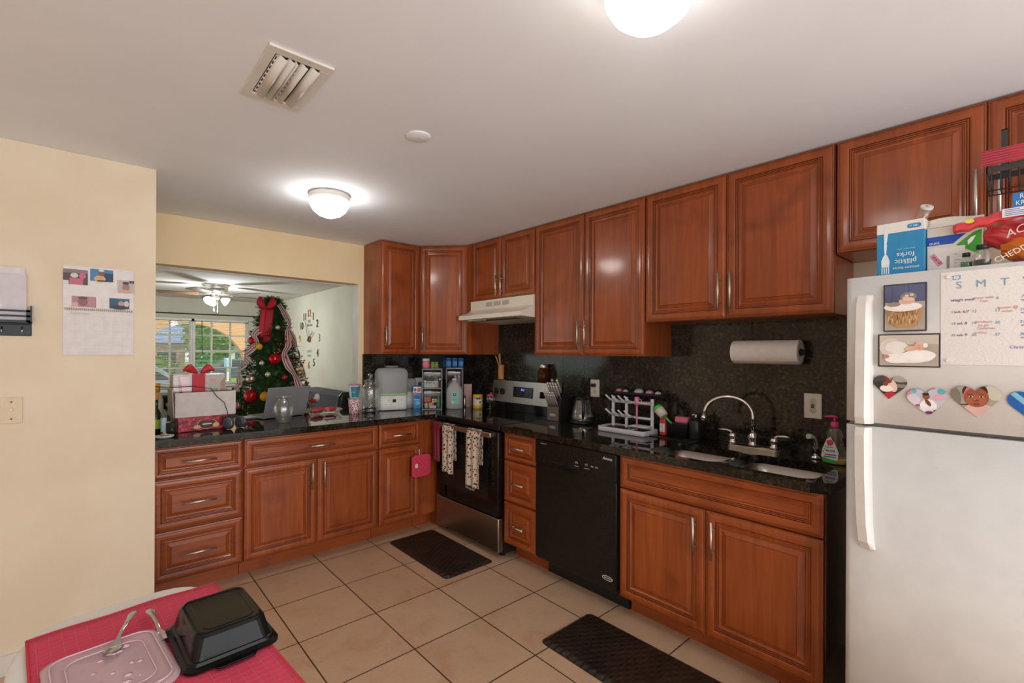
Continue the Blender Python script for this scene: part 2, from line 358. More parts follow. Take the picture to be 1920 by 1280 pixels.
sbox('wall_far_left', 'sage', (-2.62, .001, 0, -2.509, 5.849, H - .001)) if False else None
WY = 5.85
sbox('wall_far_right', 'sage', (-.105, .112, 0, -.001, WY - .001, H - .001))
wx0, wx1, wz0, wz1 = -2.39, -.53, .80, 1.965
sbox('wall_far', 'sage', (-6, WY, 0, wx0, WY + .14, H - .001), (wx1, WY, 0, -.001, WY + .14, H - .001), (wx0, WY, 0, wx1, WY + .14, wz0), (wx0, WY, wz1, wx1, WY + .14, H - .001))
sbox('baseboard_left', 'white_trim', (-6, -.905, 0, -2.512, -.8895, .085))
def window(n, x0, x1):
    fr = MB('white_trim'); t = .045
    y0, y1 = WY + .03, WY + .09
    fr.box(x0, y0, wz0, x0 + t, y1, wz1); fr.box(x1 - t, y0, wz0, x1, y1, wz1); fr.box(x0, y0, wz0, x1, y1, wz0 + t); fr.box(x0, y0, wz1 - t, x1, y1, wz1)
    zm = 1.40; fr.box(x0 + t, y0, zm - .025, x1 - t, y1, zm + .025)
    root = struct(fr.build('window_%d' % n))
    mu = MB('white_trim')
    for k in (1, 2):
        x = x0 + (x1 - x0) * k / 3; mu.box(x - .014, y0 + .015, wz0 + t, x + .014, y1 - .015, wz1 - t)
    for z in ((wz0 + zm) / 2, (wz1 + zm) / 2): mu.box(x0 + t, y0 + .016, z - .012, x1 - t, y1 - .016, z + .012)
    mu.build('muntins', root)
    MB('window_glass').box(x0 + t, y0 + .028, wz0 + t, x1 - t, y0 + .032, wz1 - t).build('glass_pane', root)
window(1, wx0, -1.42); window(2, -1.418, wx1)
sl = MB('white_trim'); sl.box(wx0 - .05, WY - .07, wz0 - .03, wx1 + .05, WY + .028, wz0, .004); sl.box(wx0 - .05, WY - .012, wz0 - .10, wx1 + .05, WY - .001, wz0 - .03)
struct(sl.build('trim_2'))
def blind(x0, x1, zb, label, wand, tilt=.0022):
    b = thing('window_blind', label, 'blind', ((x0 + x1) / 2, WY - .03, wz1), 0, 'mini blinds on the living room window')
    w = (x1 - x0) / 2
    MB('white_trim').box(-w, -.02, -.035, w, .02, 0, .003).build('headrail', b)
    s = MB('plastic_white'); z = -.05
    while z > zb - wz1:
        s.bm.faces.ensure_lookup_table()
        q = [(-w + .01, -.011, z + tilt), (w - .01, -.011, z + tilt), (w - .01, .011, z - tilt), (-w + .01, .011, z - tilt)]
        s.loft([[(x, y, zz) for x, y, zz in q], [(x, y, zz + .0012) for x, y, zz in q]], smooth=False)
        z -= .0235
    s.build('slats', b)
    MB('plastic_white').box(-w + .01, -.013, zb - wz1 - .014, w - .01, .013, zb - wz1, .003).build('bottom_rail', b)
    
    for x in (-w * .7, w * .7): MB('plastic_white').cyl((x, -.013, -.03), (x, -.013, zb - wz1), .0012, n=5).build('ladder_cord', b)
    if wand: MB('black_plastic').cyl((-w + .11, -.03, -.03), (-w + .12, -.03, -.62), .006, n=8).build('tilt_wand', b, label='dark hanging tilt wand')
blind(wx0 + .02, -1.44, wz0 + .03, 'lowered white mini blind on the left half of the living room window', False, .005)
blind(-1.40, wx1 - .02, wz0 + .03, 'white mini blind with a dark wand on the right half of the living room window', True)
rod = thing('curtain_rod', 'thin dark curtain rod above the living room window', 'curtain rod', (-1.45, WY - .07, 2.05))
MB('black_plastic').cyl((-1.2, 0, -.01), (1.08, 0, 0), .010).build('rod', rod)
mm = MB('black_plastic')
mm.sphere((1.09, 0, 0), .018, 10, 6); mm.build('finial', rod)
for x in (-1.1, 1.0): MB('black_plastic').box(x - .008, 0, -.03, x + .008, .068, 0).build('bracket', rod)

# ------------------------------------------------------------ cabinets
PROF = [(0, 0, 'w'), (0, 15, 'w'), (2, 18, 'w'), (5, 18.5, 'w'), (6, 16.8, 'g'), (8, 17.2, 'w'), (13, 20.5, 'w'), (24, 21.8, 'w'), (37, 21, 'w'), (42, 18.5, 'w'), (44, 15.5, 'g'), (46, 17.5, 'w'), (49, 17.3, 'w'),
        (50.5, 14, 'g'), (52.5, 15.6, 'w'), (55.5, 15.2, 'w'), (57, 11.5, 'g'), (60, 12, 'w'), (64, 7.5, 'w'), (70, 6.8, 'w'), (87, 14.6, 'w'), (89, 15.4, 'w'), (90.5, 17, 'g')]
PSLIM = [p for p in PROF if p[0] < 61] + [(63, 10.5, 'w'), (66, 10.5, 'w'), (67, 9.3, 'g'), (68.5, 10.5, 'w')]
def front(name, parent, x0, z0, w, h, handle=None, vert=True, slim=False, label=None):
    """raised-panel door or drawer front, front looking to -Y, with its bar pull"""
    k = min(1.0, min(w, h) / 2 * .72 / .0905) if not slim else min(1.0, min(w, h) / 2 * .86 / .0685)
    m = MB('wood_v' if vert else 'wood_h'); R = []
    for i, d, t in (PSLIM if slim else PROF):
        i *= .001 * k; d *= .001
        R.append((m.ring([(i, -d, i), (w - i, -d, i), (w - i, -d, h - i), (i, -d, h - i)]), t))
    for (a, _), (b, t) in zip(R, R[1:]):
        m.set('glaze' if t == 'g' else ('wood_v' if vert else 'wood_h')); m.bridge(a, b, False)
    m.set('wood_v' if vert else 'wood_h'); m.f(R[-1][0]); m.f(list(reversed(R[0][0])))
    o = m.build(name, parent, (x0, 0, z0), label=label)
    if handle:
        ax, cx, cz, L = handle; q = MB('nickel'); d = -.052
        if ax == 'v':
            q.cyl((cx, d, cz - L / 2), (cx, d, cz + L / 2), .0058, n=12)
            for s_ in (-1, 1): q.cyl((cx, d, cz + s_ * L * .3), (cx, -.017, cz + s_ * L * .3), .004, n=8)
        else:
            q.cyl((cx - L / 2, d, cz), (cx + L / 2, d, cz), .0058, n=12)
            for s_ in (-1, 1): q.cyl((cx + s_ * L * .3, d, cz), (cx + s_ * L * .3, -.012, cz), .004, n=8)
        q.build('handle', o)
    return o
def cabinet(name, label, loc, rz, w, z0, z1, d, base, group, sides='wood_v', toe_full=False):
    c = thing(name, label, 'cabinet', loc, rz, group)
    m = MB(sides)
    if sides == 'wood_inside':   # open-topped carcass round the sink bowls
        m.box(.0005, 0, z0, w - .0005, d, z0 + .018); m.box(.0005, 0, z0 + .0185, .018, d, z1); m.box(w - .018, 0, z0 + .0185, w - .0005, d, z1); m.box(.0185, d - .012, z0 + .0185, w - .0185, d, z1); m.box(.0185, 0, z0 + .0185, w - .0185, .004, z1)
    else: m.box(0.0005, 0, z0, w - .0005, d, z1)
    m.build('body', c)
    if base: MB('wood_h').box(0.0005, .10, 0, w - .0005, d, z0 - .0005).build('toe_kick', c)
    return c
G = .003
ZT, ZB = .866, .118
GB = 'base cabinets with raised panels'; GU = 'wall cabinets with raised panels'
# back run, left to right
YB = -.63
c = cabinet('base_cabinet', 'three-drawer cherry base cabinet beside the cream wall at the far left', (-2.505, YB, 0), 0, .455, ZB, .869, .62, True, GB)
for z0, z1 in ((.692, ZT), (.405, .685), (ZB, .397)):
    front('drawer', c, G, z0, .455 - 2 * G, z1 - z0, ('h', .22, (z1 - z0) / 2, .17), False)
c = cabinet('base_cabinet', 'wide cherry base cabinet with one long drawer over two doors', (-2.048, YB, 0), 0, .892, ZB, .869, .62, True, GB)
front('drawer', c, G, .692, .892 - 2 * G, ZT - .692, ('h', .47, .085, .16), False, slim=True)
front('door', c, G, ZB, .446 - 1.5 * G, .685 - ZB, ('v', .403, .46, .17)); front('door', c, .446 + G / 2, ZB, .446 - 1.5 * G, .685 - ZB, ('v', .038, .46, .17))
c = cabinet('base_cabinet', 'narrow cherry base cabinet with one drawer and one door beside the corner', (-1.154, YB, 0), 0, .352, ZB, .869, .62, True, GB)
front('drawer', c, G, .692, .352 - 2 * G, ZT - .692, ('h', .175, .085, .15), False); front('door', c, G, ZB, .352 - 2 * G, .685 - ZB, ('v', .322, .45, .17))
m = MB('wood_v'); m.box(-.80, YB - .002, ZB, -.632, YB + .02, .869); m.box(-.80, -.53, 0, -.632, -.51, ZB); m.box(-.633, -.68, 0, -.611, -.632, .869); m.box(-.632, -.632, 0, -.614, -.50, .866)
tag(m.build('corner_filler'), 'plain cherry corner panels between the base cabinets and the stove', 'cabinet panel')
# right run
XR = -.611
c = cabinet('base_cabinet', 'slim three-drawer cherry base cabinet between stove and dishwasher', (XR, -1.442, 0), R90, .308, ZB, .869, .60, True, GB)
for z0, z1 in ((.683, ZT), (.405, .676), (ZB, .397)):
    front('drawer', c, G, z0, .308 - 2 * G, z1 - z0, ('h', .152, (z1 - z0) / 2, .13), False)
c = cabinet('base_cabinet', 'cherry sink base cabinet with blank front over two doors beside the fridge', (XR, -2.362, 0), R90, .92, ZB, .869, .60, True, GB, sides='wood_inside')
front('false_drawer_front', c, G, .697, .92 - 2 * G, ZT - .697, None, False, slim=True)
front('door', c, G, ZB, .46 - 1.5 * G, .689 - ZB, ('v', .415, .45, .17)); front('door', c, .46 + G / 2, ZB, .46 - 1.5 * G, .689 - ZB, ('v', .04, .45, .17))
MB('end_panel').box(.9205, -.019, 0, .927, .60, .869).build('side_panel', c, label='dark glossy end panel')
# wall cabinets
UZ = 1.385; UT = H - .004
def uppers(label, loc, rz, w, z0, ndoor, d=.304, hand=None, hz=.17, sides='wood_v'):
    c = cabinet('wall_cabinet', label, (loc[0], loc[1], 0), rz, w, z0, UT, d, False, GU, sides)
    dw = w / ndoor
    for i in range(ndoor):
        hx = (dw - .03) if (ndoor == 2 and i == 0) else .03
        front('door', c, i * dw + (G if i == 0 else G / 2), z0 + .002, dw - 1.5 * G, UT - z0 - .006, ('v', hx, hz, .19 if hz > .12 else .16))
    return c
uppers('single-door cherry wall cabinet beside the pass-through opening', (-.975, -.306), 0, .362, UZ, 1, hz=.135)
c = thing('wall_cabinet', 'diagonal corner cherry wall cabinet with one door', 'cabinet', (0, 0, 0), 0, GU)
m = MB('wood_v'); m.prism([(-.002, -.002), (-.611, -.002), (-.611, -.312), (-.312, -.611), (-.002, -.611)][::-1], 'z', UZ, UT); m.build('body', c)
dg = front('door', c, 0, UZ + .002, .406, UT - UZ - .006, ('v', .03, .135, .19)); dg.location = (-.6025, -.3205, UZ + .002); dg.rotation_euler = (0, 0, -PI / 4)
m = MB('wood_v'); m.box(-.326, -.682, UZ, -.001, -.6125, UT)
tag(m.build('wall_filler'), 'plain cherry filler between corner wall cabinet and the one over the hood', 'cabinet panel')
XU = -.306
uppers('short double-door cherry wall cabinet above the range hood', (XU, -.684), R90, .74, 1.829, 2, hz=.10)
uppers('tall double-door cherry wall cabinet right of the range hood', (XU, -1.426), R90, .894, UZ, 2, hz=.135)
uppers('double-door cherry wall cabinet above the sink', (XU, -2.323), R90, .914, 1.583, 2, hz=.135)
uppers('short double-door cherry wall cabinet above the fridge', (XU, -3.242), R90, .90, 1.838, 2, hz=.135)

# ------------------------------------------------------------ counters and splashback
m = MB('granite'); T0, T1 = .870, .910
slab([(-2.508, -.66), (-.668, -.66), (-.655, -.668), (-.655, -.679), (-.0225, -.679), (-.0225, -.0225), (OX - .015, -.0225), (OX - .015, .16), (-2.505, .16)], [], T0, T1, m)
tag(m.build('countertop'), 'L-shaped black granite countertop under the pass-through and in the corner', 'countertop')
m = MB('granite')
h1 = rrect(-.612, -2.868, -.272, -2.500, .065); h2 = rrect(-.612, -3.240, -.272, -2.892, .065)
h1 = h1
slab([(-.657, -1.441), (-.657, -3.24), (-.60, -3.305), (-.0225, -3.305), (-.0225, -1.441)], [h1, h2], T0, T1, m)
tag(m.build('countertop'), 'straight black granite countertop with the double sink in it', 'countertop')
m = MB('granite_splash')
for y0, y1 in ((-.02, -.68), (-.682, -1.438), (-1.44, -2.30), (-2.302, -3.335)): m.box(-.021, y1, .9105, -.001, y0, 1.3835)
for y0, y1, z in ((-.684, -1.424, 1.70), (-2.322, -2.79, 1.58), (-2.792, -3.335, 1.58)): m.box(-.021, y1, 1.3850, -.001, y0, z)
for x0, x1 in ((-.985, -.50), (-.498, -.022)): m.box(x0, -.021, .9105, x1, -.001, 1.3835)
tag(m.build('backsplash'), 'dark speckled granite backsplash slabs behind the counters', 'backsplash')
# sink
s = thing('kitchen_sink', 'stainless double-bowl sink set under the granite counter', 'sink', (-.445, -2.87, .72))
def bowl(y0, y1, dep, name):
    m = MB('steel_v')
    def rr(g, z, r): return [(x + .445, y + 2.87, z - .72) for x, y in rrect(-.612 - g, y0 - g, -.272 + g, y1 + g, r)]
    m.loft([rr(.011, .869, .070), rr(.0005, .869, .07), rr(-.003, .80, .07), rr(-.012, .869 - dep + .03, .06), rr(-.04, .869 - dep, .05)], False, True)
    o = m.build(name, s); solidify(o, .0012, 1)
    q = MB('chrome'); q.lathe([(.001, .002), (.035, .003), (.042, .001)], (0, (y0 + y1) / 2 + 2.87, .869 - dep - .72), 20); q.build('drain', o)
bowl(-2.868, -2.500, .15, 'bowl'); bowl(-3.240, -2.892, .15, 'bowl')
# faucet
f = thing('faucet', 'chrome gooseneck faucet with two lever handles behind the sink', 'faucet', (-.17, -2.853, .91))
m = MB('chrome'); m.prism([(x, y) for x, y in rrect(-.03, -.13, .03, .13, .029)], 'z', .0003, .014); m.prism(rrect(-.024, -.122, .024, .122, .023), 'z', .0135, .022); m.build('base_plate', f)
m = MB('chrome'); m.lathe([(.022, .021), (.024, .03), (.018, .036), (.020, .048), (.024, .06), (.024, .072), (.016, .085), (.013, .09)], (0, 0, 0)); m.build('spout_collar', f)
pts = [(0, 0, .085), (0, 0, .17)] + [(-.04 * (1 - math.cos(a)), .108 - .108 * math.cos(a) if False else .108 * (1 - math.cos(a)), .17 + .098 * math.sin(a)) for a in [PI * k / 14 for k in range(1, 14)]] + [(-.082, .217, .155)]
m = MB('chrome'); m.tube(pts, [.0125] + [.0098] * (len(pts) - 1), 14); m.cyl((-.081, .216, .165), (-.083, .219, .135), .0145, .016); m.build('spout', f)
for sgn in (-1, 1):
    m = MB('chrome'); m.lathe([(.021, .021), (.022, .03), (.015, .037), (.018, .05), (.022, .058), (.017, .07), (.008, .078)], (0, sgn * .10, 0)); b = m.build('valve_body', f)
    m = MB('nickel'); m.tube([(0, sgn * .10, .076), (-.003, sgn * .115, .084), (-.006, sgn * .145, .087), (-.01, sgn * .172, .086)], [.007, .006, .0095, .004], 10); m.build('lever', b)
s_ = thing('side_sprayer', 'chrome side sprayer in the counter right of the faucet', 'sprayer', (-.16, -3.128, .91))
m = MB('chrome'); m.lathe([(.022, .0003), (.024, .008), (.014, .016), (.012, .02)]); m.build('escutcheon', s_)
m = MB('chrome'); m.tube([(0, 0, .018), (-.002, 0, .05), (-.006, .004, .085), (-.018, .01, .102), (-.04, .02, .108)], [.012, .013, .016, .017, .013], 12); m.build('spray_head', s_)

# ------------------------------------------------------------ appliances
r = thing('stove', 'electric stove with black glass door, steel drawer and back control panel', 'stove', (-.62, -.684, 0), R90)
w = .752
MB('black_plastic').box(.001, .002, .03, w - .001, .585, .895).build('body', r)
m = MB('black_gloss'); m.box(0, -.045, .885, w, .52, .912, .006); m.box(0, -.05, .872, w, -.03, .905, .004); m.build('cooktop', r)
m = MB('black_plastic')
m.set('#26282b', rough=.2)
for x, y, rr in ((.19, .13, .10), (.56, .13, .085), (.19, .38, .08), (.56, .38, .10)):
    for q in (1, .93): m.lathe([(rr * q - .0015, .9121), (rr * q, .9123)], (x, y, 0), 40, False, False)
m.build('burner_rings', r)
m = MB('black_glass'); m.box(.004, -.055, .285, w - .004, 0, .865, .006); d = m.build('oven_door', r)
MB('black_plastic').box(.11, -.0562, .38, w - .11, -.0545, .72).build('door_window', d)
m = MB('steel'); m.box(.03, -.105, .825, w - .03, -.088, .862, .006)
for x in (.05, w - .07): m.box(x, -.09, .83, x + .02, -.053, .857)
m.build('handle', d)
text('Whirlpool', .026, '#d0cbc2', d, (.44, -.0568, .418), shear=.2)
m = MB('steel'); m.box(.004, -.05, .045, w - .004, 0, .275, .006); m.build('storage_drawer', r)
m = MB('black_plastic')
for x in (.05, w - .05): m.cyl((x, .03, .001), (x, .03, .035), .02); m.cyl((x, .5, .001), (x, .5, .035), .02)
m.build('leveling_feet', r)
bg_ = MB('steel'); bg_.prism([(.525, .985), (.545, 1.165), (.565, 1.172), (.59, 1.172), (.59, .985)], 'x', 0, w)
bp = bg_.build('control_panel', r)
MB('black_gloss').box(0.001, .53, .90, w - .001, .588, .985).build('panel_riser', r)
tl = math.atan2(.02, .18)
def onp(x, z): return (x, .525 + (z - .985) * .111 - .001, z)
m = MB('black_gloss'); y = onp(0, 1.035)[1]
m.at((0, .532, 1.075), (-tl, 0, 0)).box(.27, -.0035, -.04, .49, 0, .045); dsp = m.build('display', bp)
text('5:12', .022, 'led_blue', dsp, (.385, .5265, 1.098), (PI / 2 - tl, 0, 0), 'clock_digits')
for i, x in enumerate((.30, .33, .36, .42, .45, .475)):
    for j in (0, 1): text('-' if (i + j) % 2 else 'o', .014, '#8b8b8b', dsp, (x, .5245 + j * -.004, 1.075 - j * .02), (PI / 2 - tl, 0, 0), 'key_mark')
for x in (.05, .125, .60, .68):
    m = MB('black_plastic'); y = onp(x, 1.07)
    m.at(y, (-tl, 0, 0)); m.cyl((0, 0, 0), (0, -.012, 0), .026, n=20); m.box(-.006, -.032, -.024, .006, -.01, .024, .002); m.set('#c9c4ba', metal=1, rough=.3).box(-.0015, -.0335, -.02, .0015, -.0315, .02)
    m.build('knob', bp)
h = thing('range_hood', 'almond under-cabinet range hood with three vent slots', 'range hood', (0, -.684, 0), R90)
w = .742
m = MB('hood_white')
prof = [(-.022, 1.827), (-.335, 1.827), (-.335, 1.752), (-.36, 1.735), (-.46, 1.70), (-.46, 1.668), (-.022, 1.648)]
m.prism([(y, z) for y, z in prof], 'x', .001, w - .001); m.build('shell', h, label='cream painted shell')
m = MB('#8e8676', rough=.6)
for i in range(3):
    for k in range(6): m.box(.20 + i * .10, -.3358, 1.775 + k * .006, .28 + i * .10, -.3348, 1.778 + k * .006)
m.build('vent_slots', h)
MB('#6d665c', rough=.5).box(.12, -.40, 1.6605, w - .12, -.08, 1.664).build('grease_filter', h)
MB('frosted').box(.10, -.44, 1.655, .28, -.40, 1.665).build('light_lens', h)
text('- -', .014, '#6d665c', h, (.62, -.336, 1.80), name='switch_marks')
# dishwasher
d = thing('dishwasher', 'black built-in dishwasher with a pocket handle', 'dishwasher', (-.622, -1.754, 0), R90); w = .604
MB('black_plastic').box(.003, .001, .118, w - .003, .59, .868).build('body', d)
p = MB('dish_black')
# door face with a scooped pocket handle
p.box(.004, -.022, .135, w - .004, 0, .715, .003); p.box(.004, -.028, .716, w - .004, 0, .864, .004); p.build('door', d)
m = MB('black_gloss'); m.loft([[(.14 + .24 * t, -.0285 - .006 * (k == 1), .748 - .03 * math.sin(PI * t) * k) for t in [i / 12 for i in range(13)]] + [(.14 + .24 * t, -.0285, .749) for t in [1 - i / 12 for i in range(13)]] for k in (0, 1)], True, True); m.build('pocket_handle', d)
MB('#3a3735', rough=.25).tube([(.14 + .24 * t, -.030, .7485 - .024 * math.sin(PI * t)) for t in [i / 16 for i in range(17)]], .0016, 6).build('pocket_lip_highlight', d)  # thin lighter arc, a highlight on the pocket's lip put into the colour
MB('black_plastic').box(.004, .10, .001, w - .004, .115, .1175).build('kick_plate', d)
text('Amana', .022, '#e4e0da', d, (.545, -.0288, .835), shear=.25)
for x, t in ((.335, 'ITI'), (.405, 'I T'), (.445, 'oo'), (.475, 'oo')): text(t, .017, '#cfcac2', d, (x, -.0288, .775), name='cycle_marks')
m = MB('#cfcac2')
for x0, x1, z in ((.32, .35, .755), (.39, .425, .755), (.05, .10, .845)): m.box(x0, -.0291, z, x1, -.0283, z + .002)
m.build('cycle_underlines', d)
m = MB('#d6d2ca'); m.prism([(.545 + .034 * math.cos(a), .19 + .013 * math.sin(a)) for a in [2 * PI * k / 24 for k in range(24)]], 'y', -.0232, -.0218); m.set('#2d2b2a').prism([(.545 + .029 * math.cos(a), .19 + .010 * math.sin(a)) for a in [2 * PI * k / 24 for k in range(24)]], 'y', -.0236, -.023); bdg = m.build('oval_badge', d, label='silver oval badge')
text('AMANA', .012, '#e4e0da', bdg, (.545, -.0238, .19))
# fridge
fr = thing('refrigerator', 'white top-freezer refrigerator with long vertical handles', 'refrigerator', (-.745, -3.384, 0), R90); w = .76
MB('fridge_white').box(.004, .003, .02, w - .004, .70, 1.645, .006).build('body', fr)
def fdoor(z0, z1, top):
    n = 10; prof = []
    poly = [(0.0, -.002), (0, -.045), (.004, -.056), (.018, -.062)] + [(.018 + (w - .036) * t, -.062 - .020 * math.sin(PI * t)) for t in [i / n for i in range(1, n)]] + [(w - .018, -.062), (w - .004, -.056), (w, -.045), (w, -.002)]
    m = MB('fridge_white'); m.prism(poly, 'z', z0, z1)
    for f in m.bm.faces: f.smooth = abs(f.normal.z) < .5 and len(f.verts) == 4
    o = m.build('freezer_door' if top else 'fridge_door', fr); return o
fz = fdoor(1.181, 1.662, True); fd = fdoor(.10, 1.168, False)
def dooredge(x): return -.062 - .020 * math.sin(PI * (x - .018) / (w - .036))
m = MB('plastic_white')
ra = []
for z, ex in ((1.178, .03), (1.20, .042), (1.40, .036), (1.57, .024), (1.60, .004)):
    ra.append([(.030, dooredge(.03) + .004, z), (.034, dooredge(.03) - ex, z), (.060, dooredge(.06) - ex - .004, z), (.072, dooredge(.07) - ex * .7, z), (.078, dooredge(.078) + .004, z)])
m.loft(ra, smooth=False); m.build('handle', fz)
m = MB('plastic_white'); ra = []
for z, ex, sh in ((1.166, .03, 0), (1.14, .040, 0), (1.00, .038, .001), (.85, .03, .004), (.79, .022, .008), (.765, .004, .012)):
    ra.append([(.030 + sh, dooredge(.03) + .004, z), (.034 + sh, dooredge(.03) - ex, z), (.060 + sh, dooredge(.06) - ex - .004, z), (.070 + sh, dooredge(.07) - ex * .7, z), (.074 + sh, dooredge(.078) + .004, z)])
m.loft(ra, smooth=False); m.build('handle', fd)
m = MB('#8f8c87', rough=.6); m.box(.01, -.045, 1.169, w - .01, .0, 1.180); m.build('door_gasket', fr, label='grey gasket between the doors')
MB('#b9a88c').box(.022, -.052, 1.1685, .045, -.03, 1.1805).build('hinge_pin', fr)
MB('black_plastic').box(.02, 0.0, .001, w - .02, .60, .0195).build('base_grille', fr)
# ------------------------------------------------------------ ceiling fixtures
def dome(loc, label, gm='dome_glass'):
    d = thing('ceiling_light', label, 'ceiling light', loc, 0, 'frosted dome ceiling lights')
    MB('white_trim').lathe([(.095, -.001), (.112, -.004), (.115, -.022), (.108, -.040), (.102, -.044)][::-1]).build('base_ring', d)
    m = MB(gm); m.lathe([(.001, -.136), (.03, -.133), (.062, -.121), (.09, -.097), (.107, -.066), (.108, -.05), (.100, -.0445)]); m.build('glass_dome', d)
dome((-1.705, -1.105, H), 'lit frosted dome light on the ceiling near the pass-through')
dome((-1.745, -3.205, H), 'lit frosted dome light cut off by the top edge of the photo', 'dome_glass_near')
v = thing('ceiling_vent', 'white square air vent with curved louvres in the ceiling', 'vent', (-2.26, -2.148, H))
m = MB('white_trim'); a, b = .098, .175
for q in ((-a, -b, a, -b + .032), (-a, b - .032, a, b), (-a, -b + .032, -a + .026, b - .032), (a - .034, -b + .032, a, b - .032)): m.box(q[0], q[1], -.009, q[2], q[3], -.0005, .001)
m.build('frame', v)
MB('#3a3834', rough=.8).box(-a + .02, -b + .02, -.0022, a - .02, b - .02, -.0008).build('dark_opening', v)
for i, x in enumerate((-.055, -.026, -.006, .014, .044)):
    m = MB('white_trim'); wdt = (.026, .020, .008, .018, .026)[i]
    m.loft([[(x - .006 + wdt * t, y, -.004 - .014 * math.sin(PI * .5 * t)) for t in (0, .33, .66, 1)] + [(x - .006 + wdt * t, y, -.0028 - .014 * math.sin(PI * .5 * t)) for t in (1, .66, .33, 0)] for y in (-b + .034, b - .034)]); m.build('louvre', v)
for x in (-.066, .006):
    m = MB('plastic_white'); m.box(x - .001, -b + .04, -.0035, x + .001, b - .04, -.0023)
    for k in range(9): m.box(x, -b + .045 + k * .031, -.006, x + .012, -b + .052 + k * .031, -.0024)
    bmesh.ops.remove_doubles(m.bm, verts=m.bm.verts[:], dist=1e-5); q = m.build('damper_comb', v)
m = MB('ceiling'); m.lathe([(.052, -.0005), (.052, -.004), (.048, -.007), (.001, -.0085)][::-1], n=32)
q = tag(m.build('ceiling_cover_plate', loc=(-1.706, -2.09, H)), 'small round white cover plate on the ceiling', 'cover plate')
MB('#b9b5ae').box(-.002, -.002, -.0105, .002, .002, -.008).build('screw', q)

# ------------------------------------------------------------ left wall
YL = -.889
s = thing('light_switch', 'almond toggle light switch plate on the cream wall', 'light switch', (-3.017, YL - .0005, 1.143))
MB('#e3cfae', rough=.4).box(-.035, -.006, -.057, .035, 0, .057, .002).build('plate', s)
m = MB('#f0e2c8', rough=.4); m.box(-.005, -.016, -.002, .005, -.006, .012, .002); m.build('toggle', s)
m = MB('#5a4a34', rough=.5)
for z in (-.037, .037): m.cyl((0, -.0063, z), (0, -.0075, z), .0035, n=10)
m.build('screw', s)
def pic(m, y, shapes, step=.00035):
    """flat printed picture: coloured shapes stacked a hair apart, looking to -Y; shape = (hex, [(x, z), ...])"""
    for i, (c, pts) in enumerate(shapes):
        m.set(c, rough=.35); m.f([m.v((px, y - i * step, pz)) for px, pz in pts])
def ell(cx, cz, rx, rz, n=18, rot=0, a0=0, a1=2 * PI):
    P = []
    for k in range(n):
        t = a0 + (a1 - a0) * k / (n if a1 - a0 > 6.2 else n - 1); x, z = rx * math.cos(t), rz * math.sin(t)
        P.append((cx + x * math.cos(rot) - z * math.sin(rot), cz + x * math.sin(rot) + z * math.cos(rot)))
    return P
def rc(x0, z0, x1, z1): return [(x0, z0), (x1, z0), (x1, z1), (x0, z1)]
cal = thing('wall_calendar', 'white spiral wall calendar with family snapshots above a faint month grid', 'calendar', (-2.726, YL - .002, 1.386))
MB('#e9e4e2', rough=.6).box(-.128, -.003, 0, .128, -.0005, .208).build('month_page', cal)
tp = MB('#ece8e8', rough=.6).box(-.128, -.003, .214, .128, -.0005, .412).build('photo_page', cal)
m = MB('#8d8478', metal=1, rough=.4)
for i in range(34): x = -.120 + i * .00727; m.tube([(x, -.0035, .205), (x + .001, -.008, .211), (x, -.0035, .218)], .0008, 5)
m.build('spiral_binding', cal)
def snap(x0, z0, w, h, shapes):
    m = MB('#ffffff'); pic(m, -.0036, [(c, [(x0 + px * w, z0 + pz * h) for px, pz in p]) for c, p in shapes]); m.build('snapshot', tp, normals=False)
snap(-.128, .325, .086, .07, [('#55454a', rc(0, 0, 1, 1)), ('#8a7a7c', rc(0, .75, 1, 1)), ('#c9667a', rc(.25, 0, .8, .42)), ('#d8d0d2', ell(.45, .6, .16, .16)), ('#d46a8a', ell(.78, .6, .14, .2)), ('#e0dede', rc(0, 0, .22, .25))])
snap(-.034, .348, .084, .057, [('#3e86b8', rc(0, 0, 1, 1)), ('#1c3b5a', rc(.6, 0, 1, .7)), ('#dcae72', ell(.42, .2, .25, .3)), ('#8a5a48', ell(.48, .66, .14, .22)), ('#e6e2de', ell(.48, .9, .13, .09)), ('#20242c', rc(.3, 0, .75, .1))])
snap(.066, .300, .064, .062, [('#c2b9b6', rc(0, 0, 1, 1)), ('#3e4c68', rc(.7, .8, 1, 1)), ('#a47c72', ell(.5, .45, .22, .32)), ('#4a3c3a', ell(.5, .78, .2, .12)), ('#d0a49c', ell(.45, .12, .35, .15))])
snap(-.098, .222, .086, .05, [('#b9828c', rc(0, 0, 1, 1)), ('#8c5f5f', ell(.45, .5, .2, .4)), ('#5c4444', ell(.45, .85, .2, .14)), ('#dba8ae', rc(0, 0, .25, .4))])
snap(.036, .222, .076, .05, [('#1f4f74', rc(0, 0, 1, 1)), ('#d9c3c8', ell(.85, .5, .13, .3)), ('#c49a80', ell(.58, .5, .15, .25)), ('#1b2434', ell(.5, .12, .45, .2)), ('#2b6f9c', rc(.4, .85, 1, 1))])
text('September', .016, '#b9b6c2', cal, (-.07, -.0034, .192), shear=.2)
m = MB('#d5d0d2')
for k in range(8): m.box(-.12 + k * .0343, -.0033, .01, -.1194 + k * .0343, -.0031, .178)
for k in range(6): m.box(-.12, -.0033, .01 + k * .0336, .12, -.0031, .0106 + k * .0336)
m.build('month_grid', cal, label='faint printed grid')
mo = thing('mail_organizer', 'black metal mail and key rack on the cream wall at the photo left edge', 'mail rack', (-3.075, YL - .001, 1.468))
m = MB('#23292f', rough=.4); m.box(-.12, -.006, 0, .12, 0, .052, .003); m.box(-.12, -.004, .05, .12, 0, .115); m.build('back_plate', mo)
m = MB('#23292f', rough=.4)
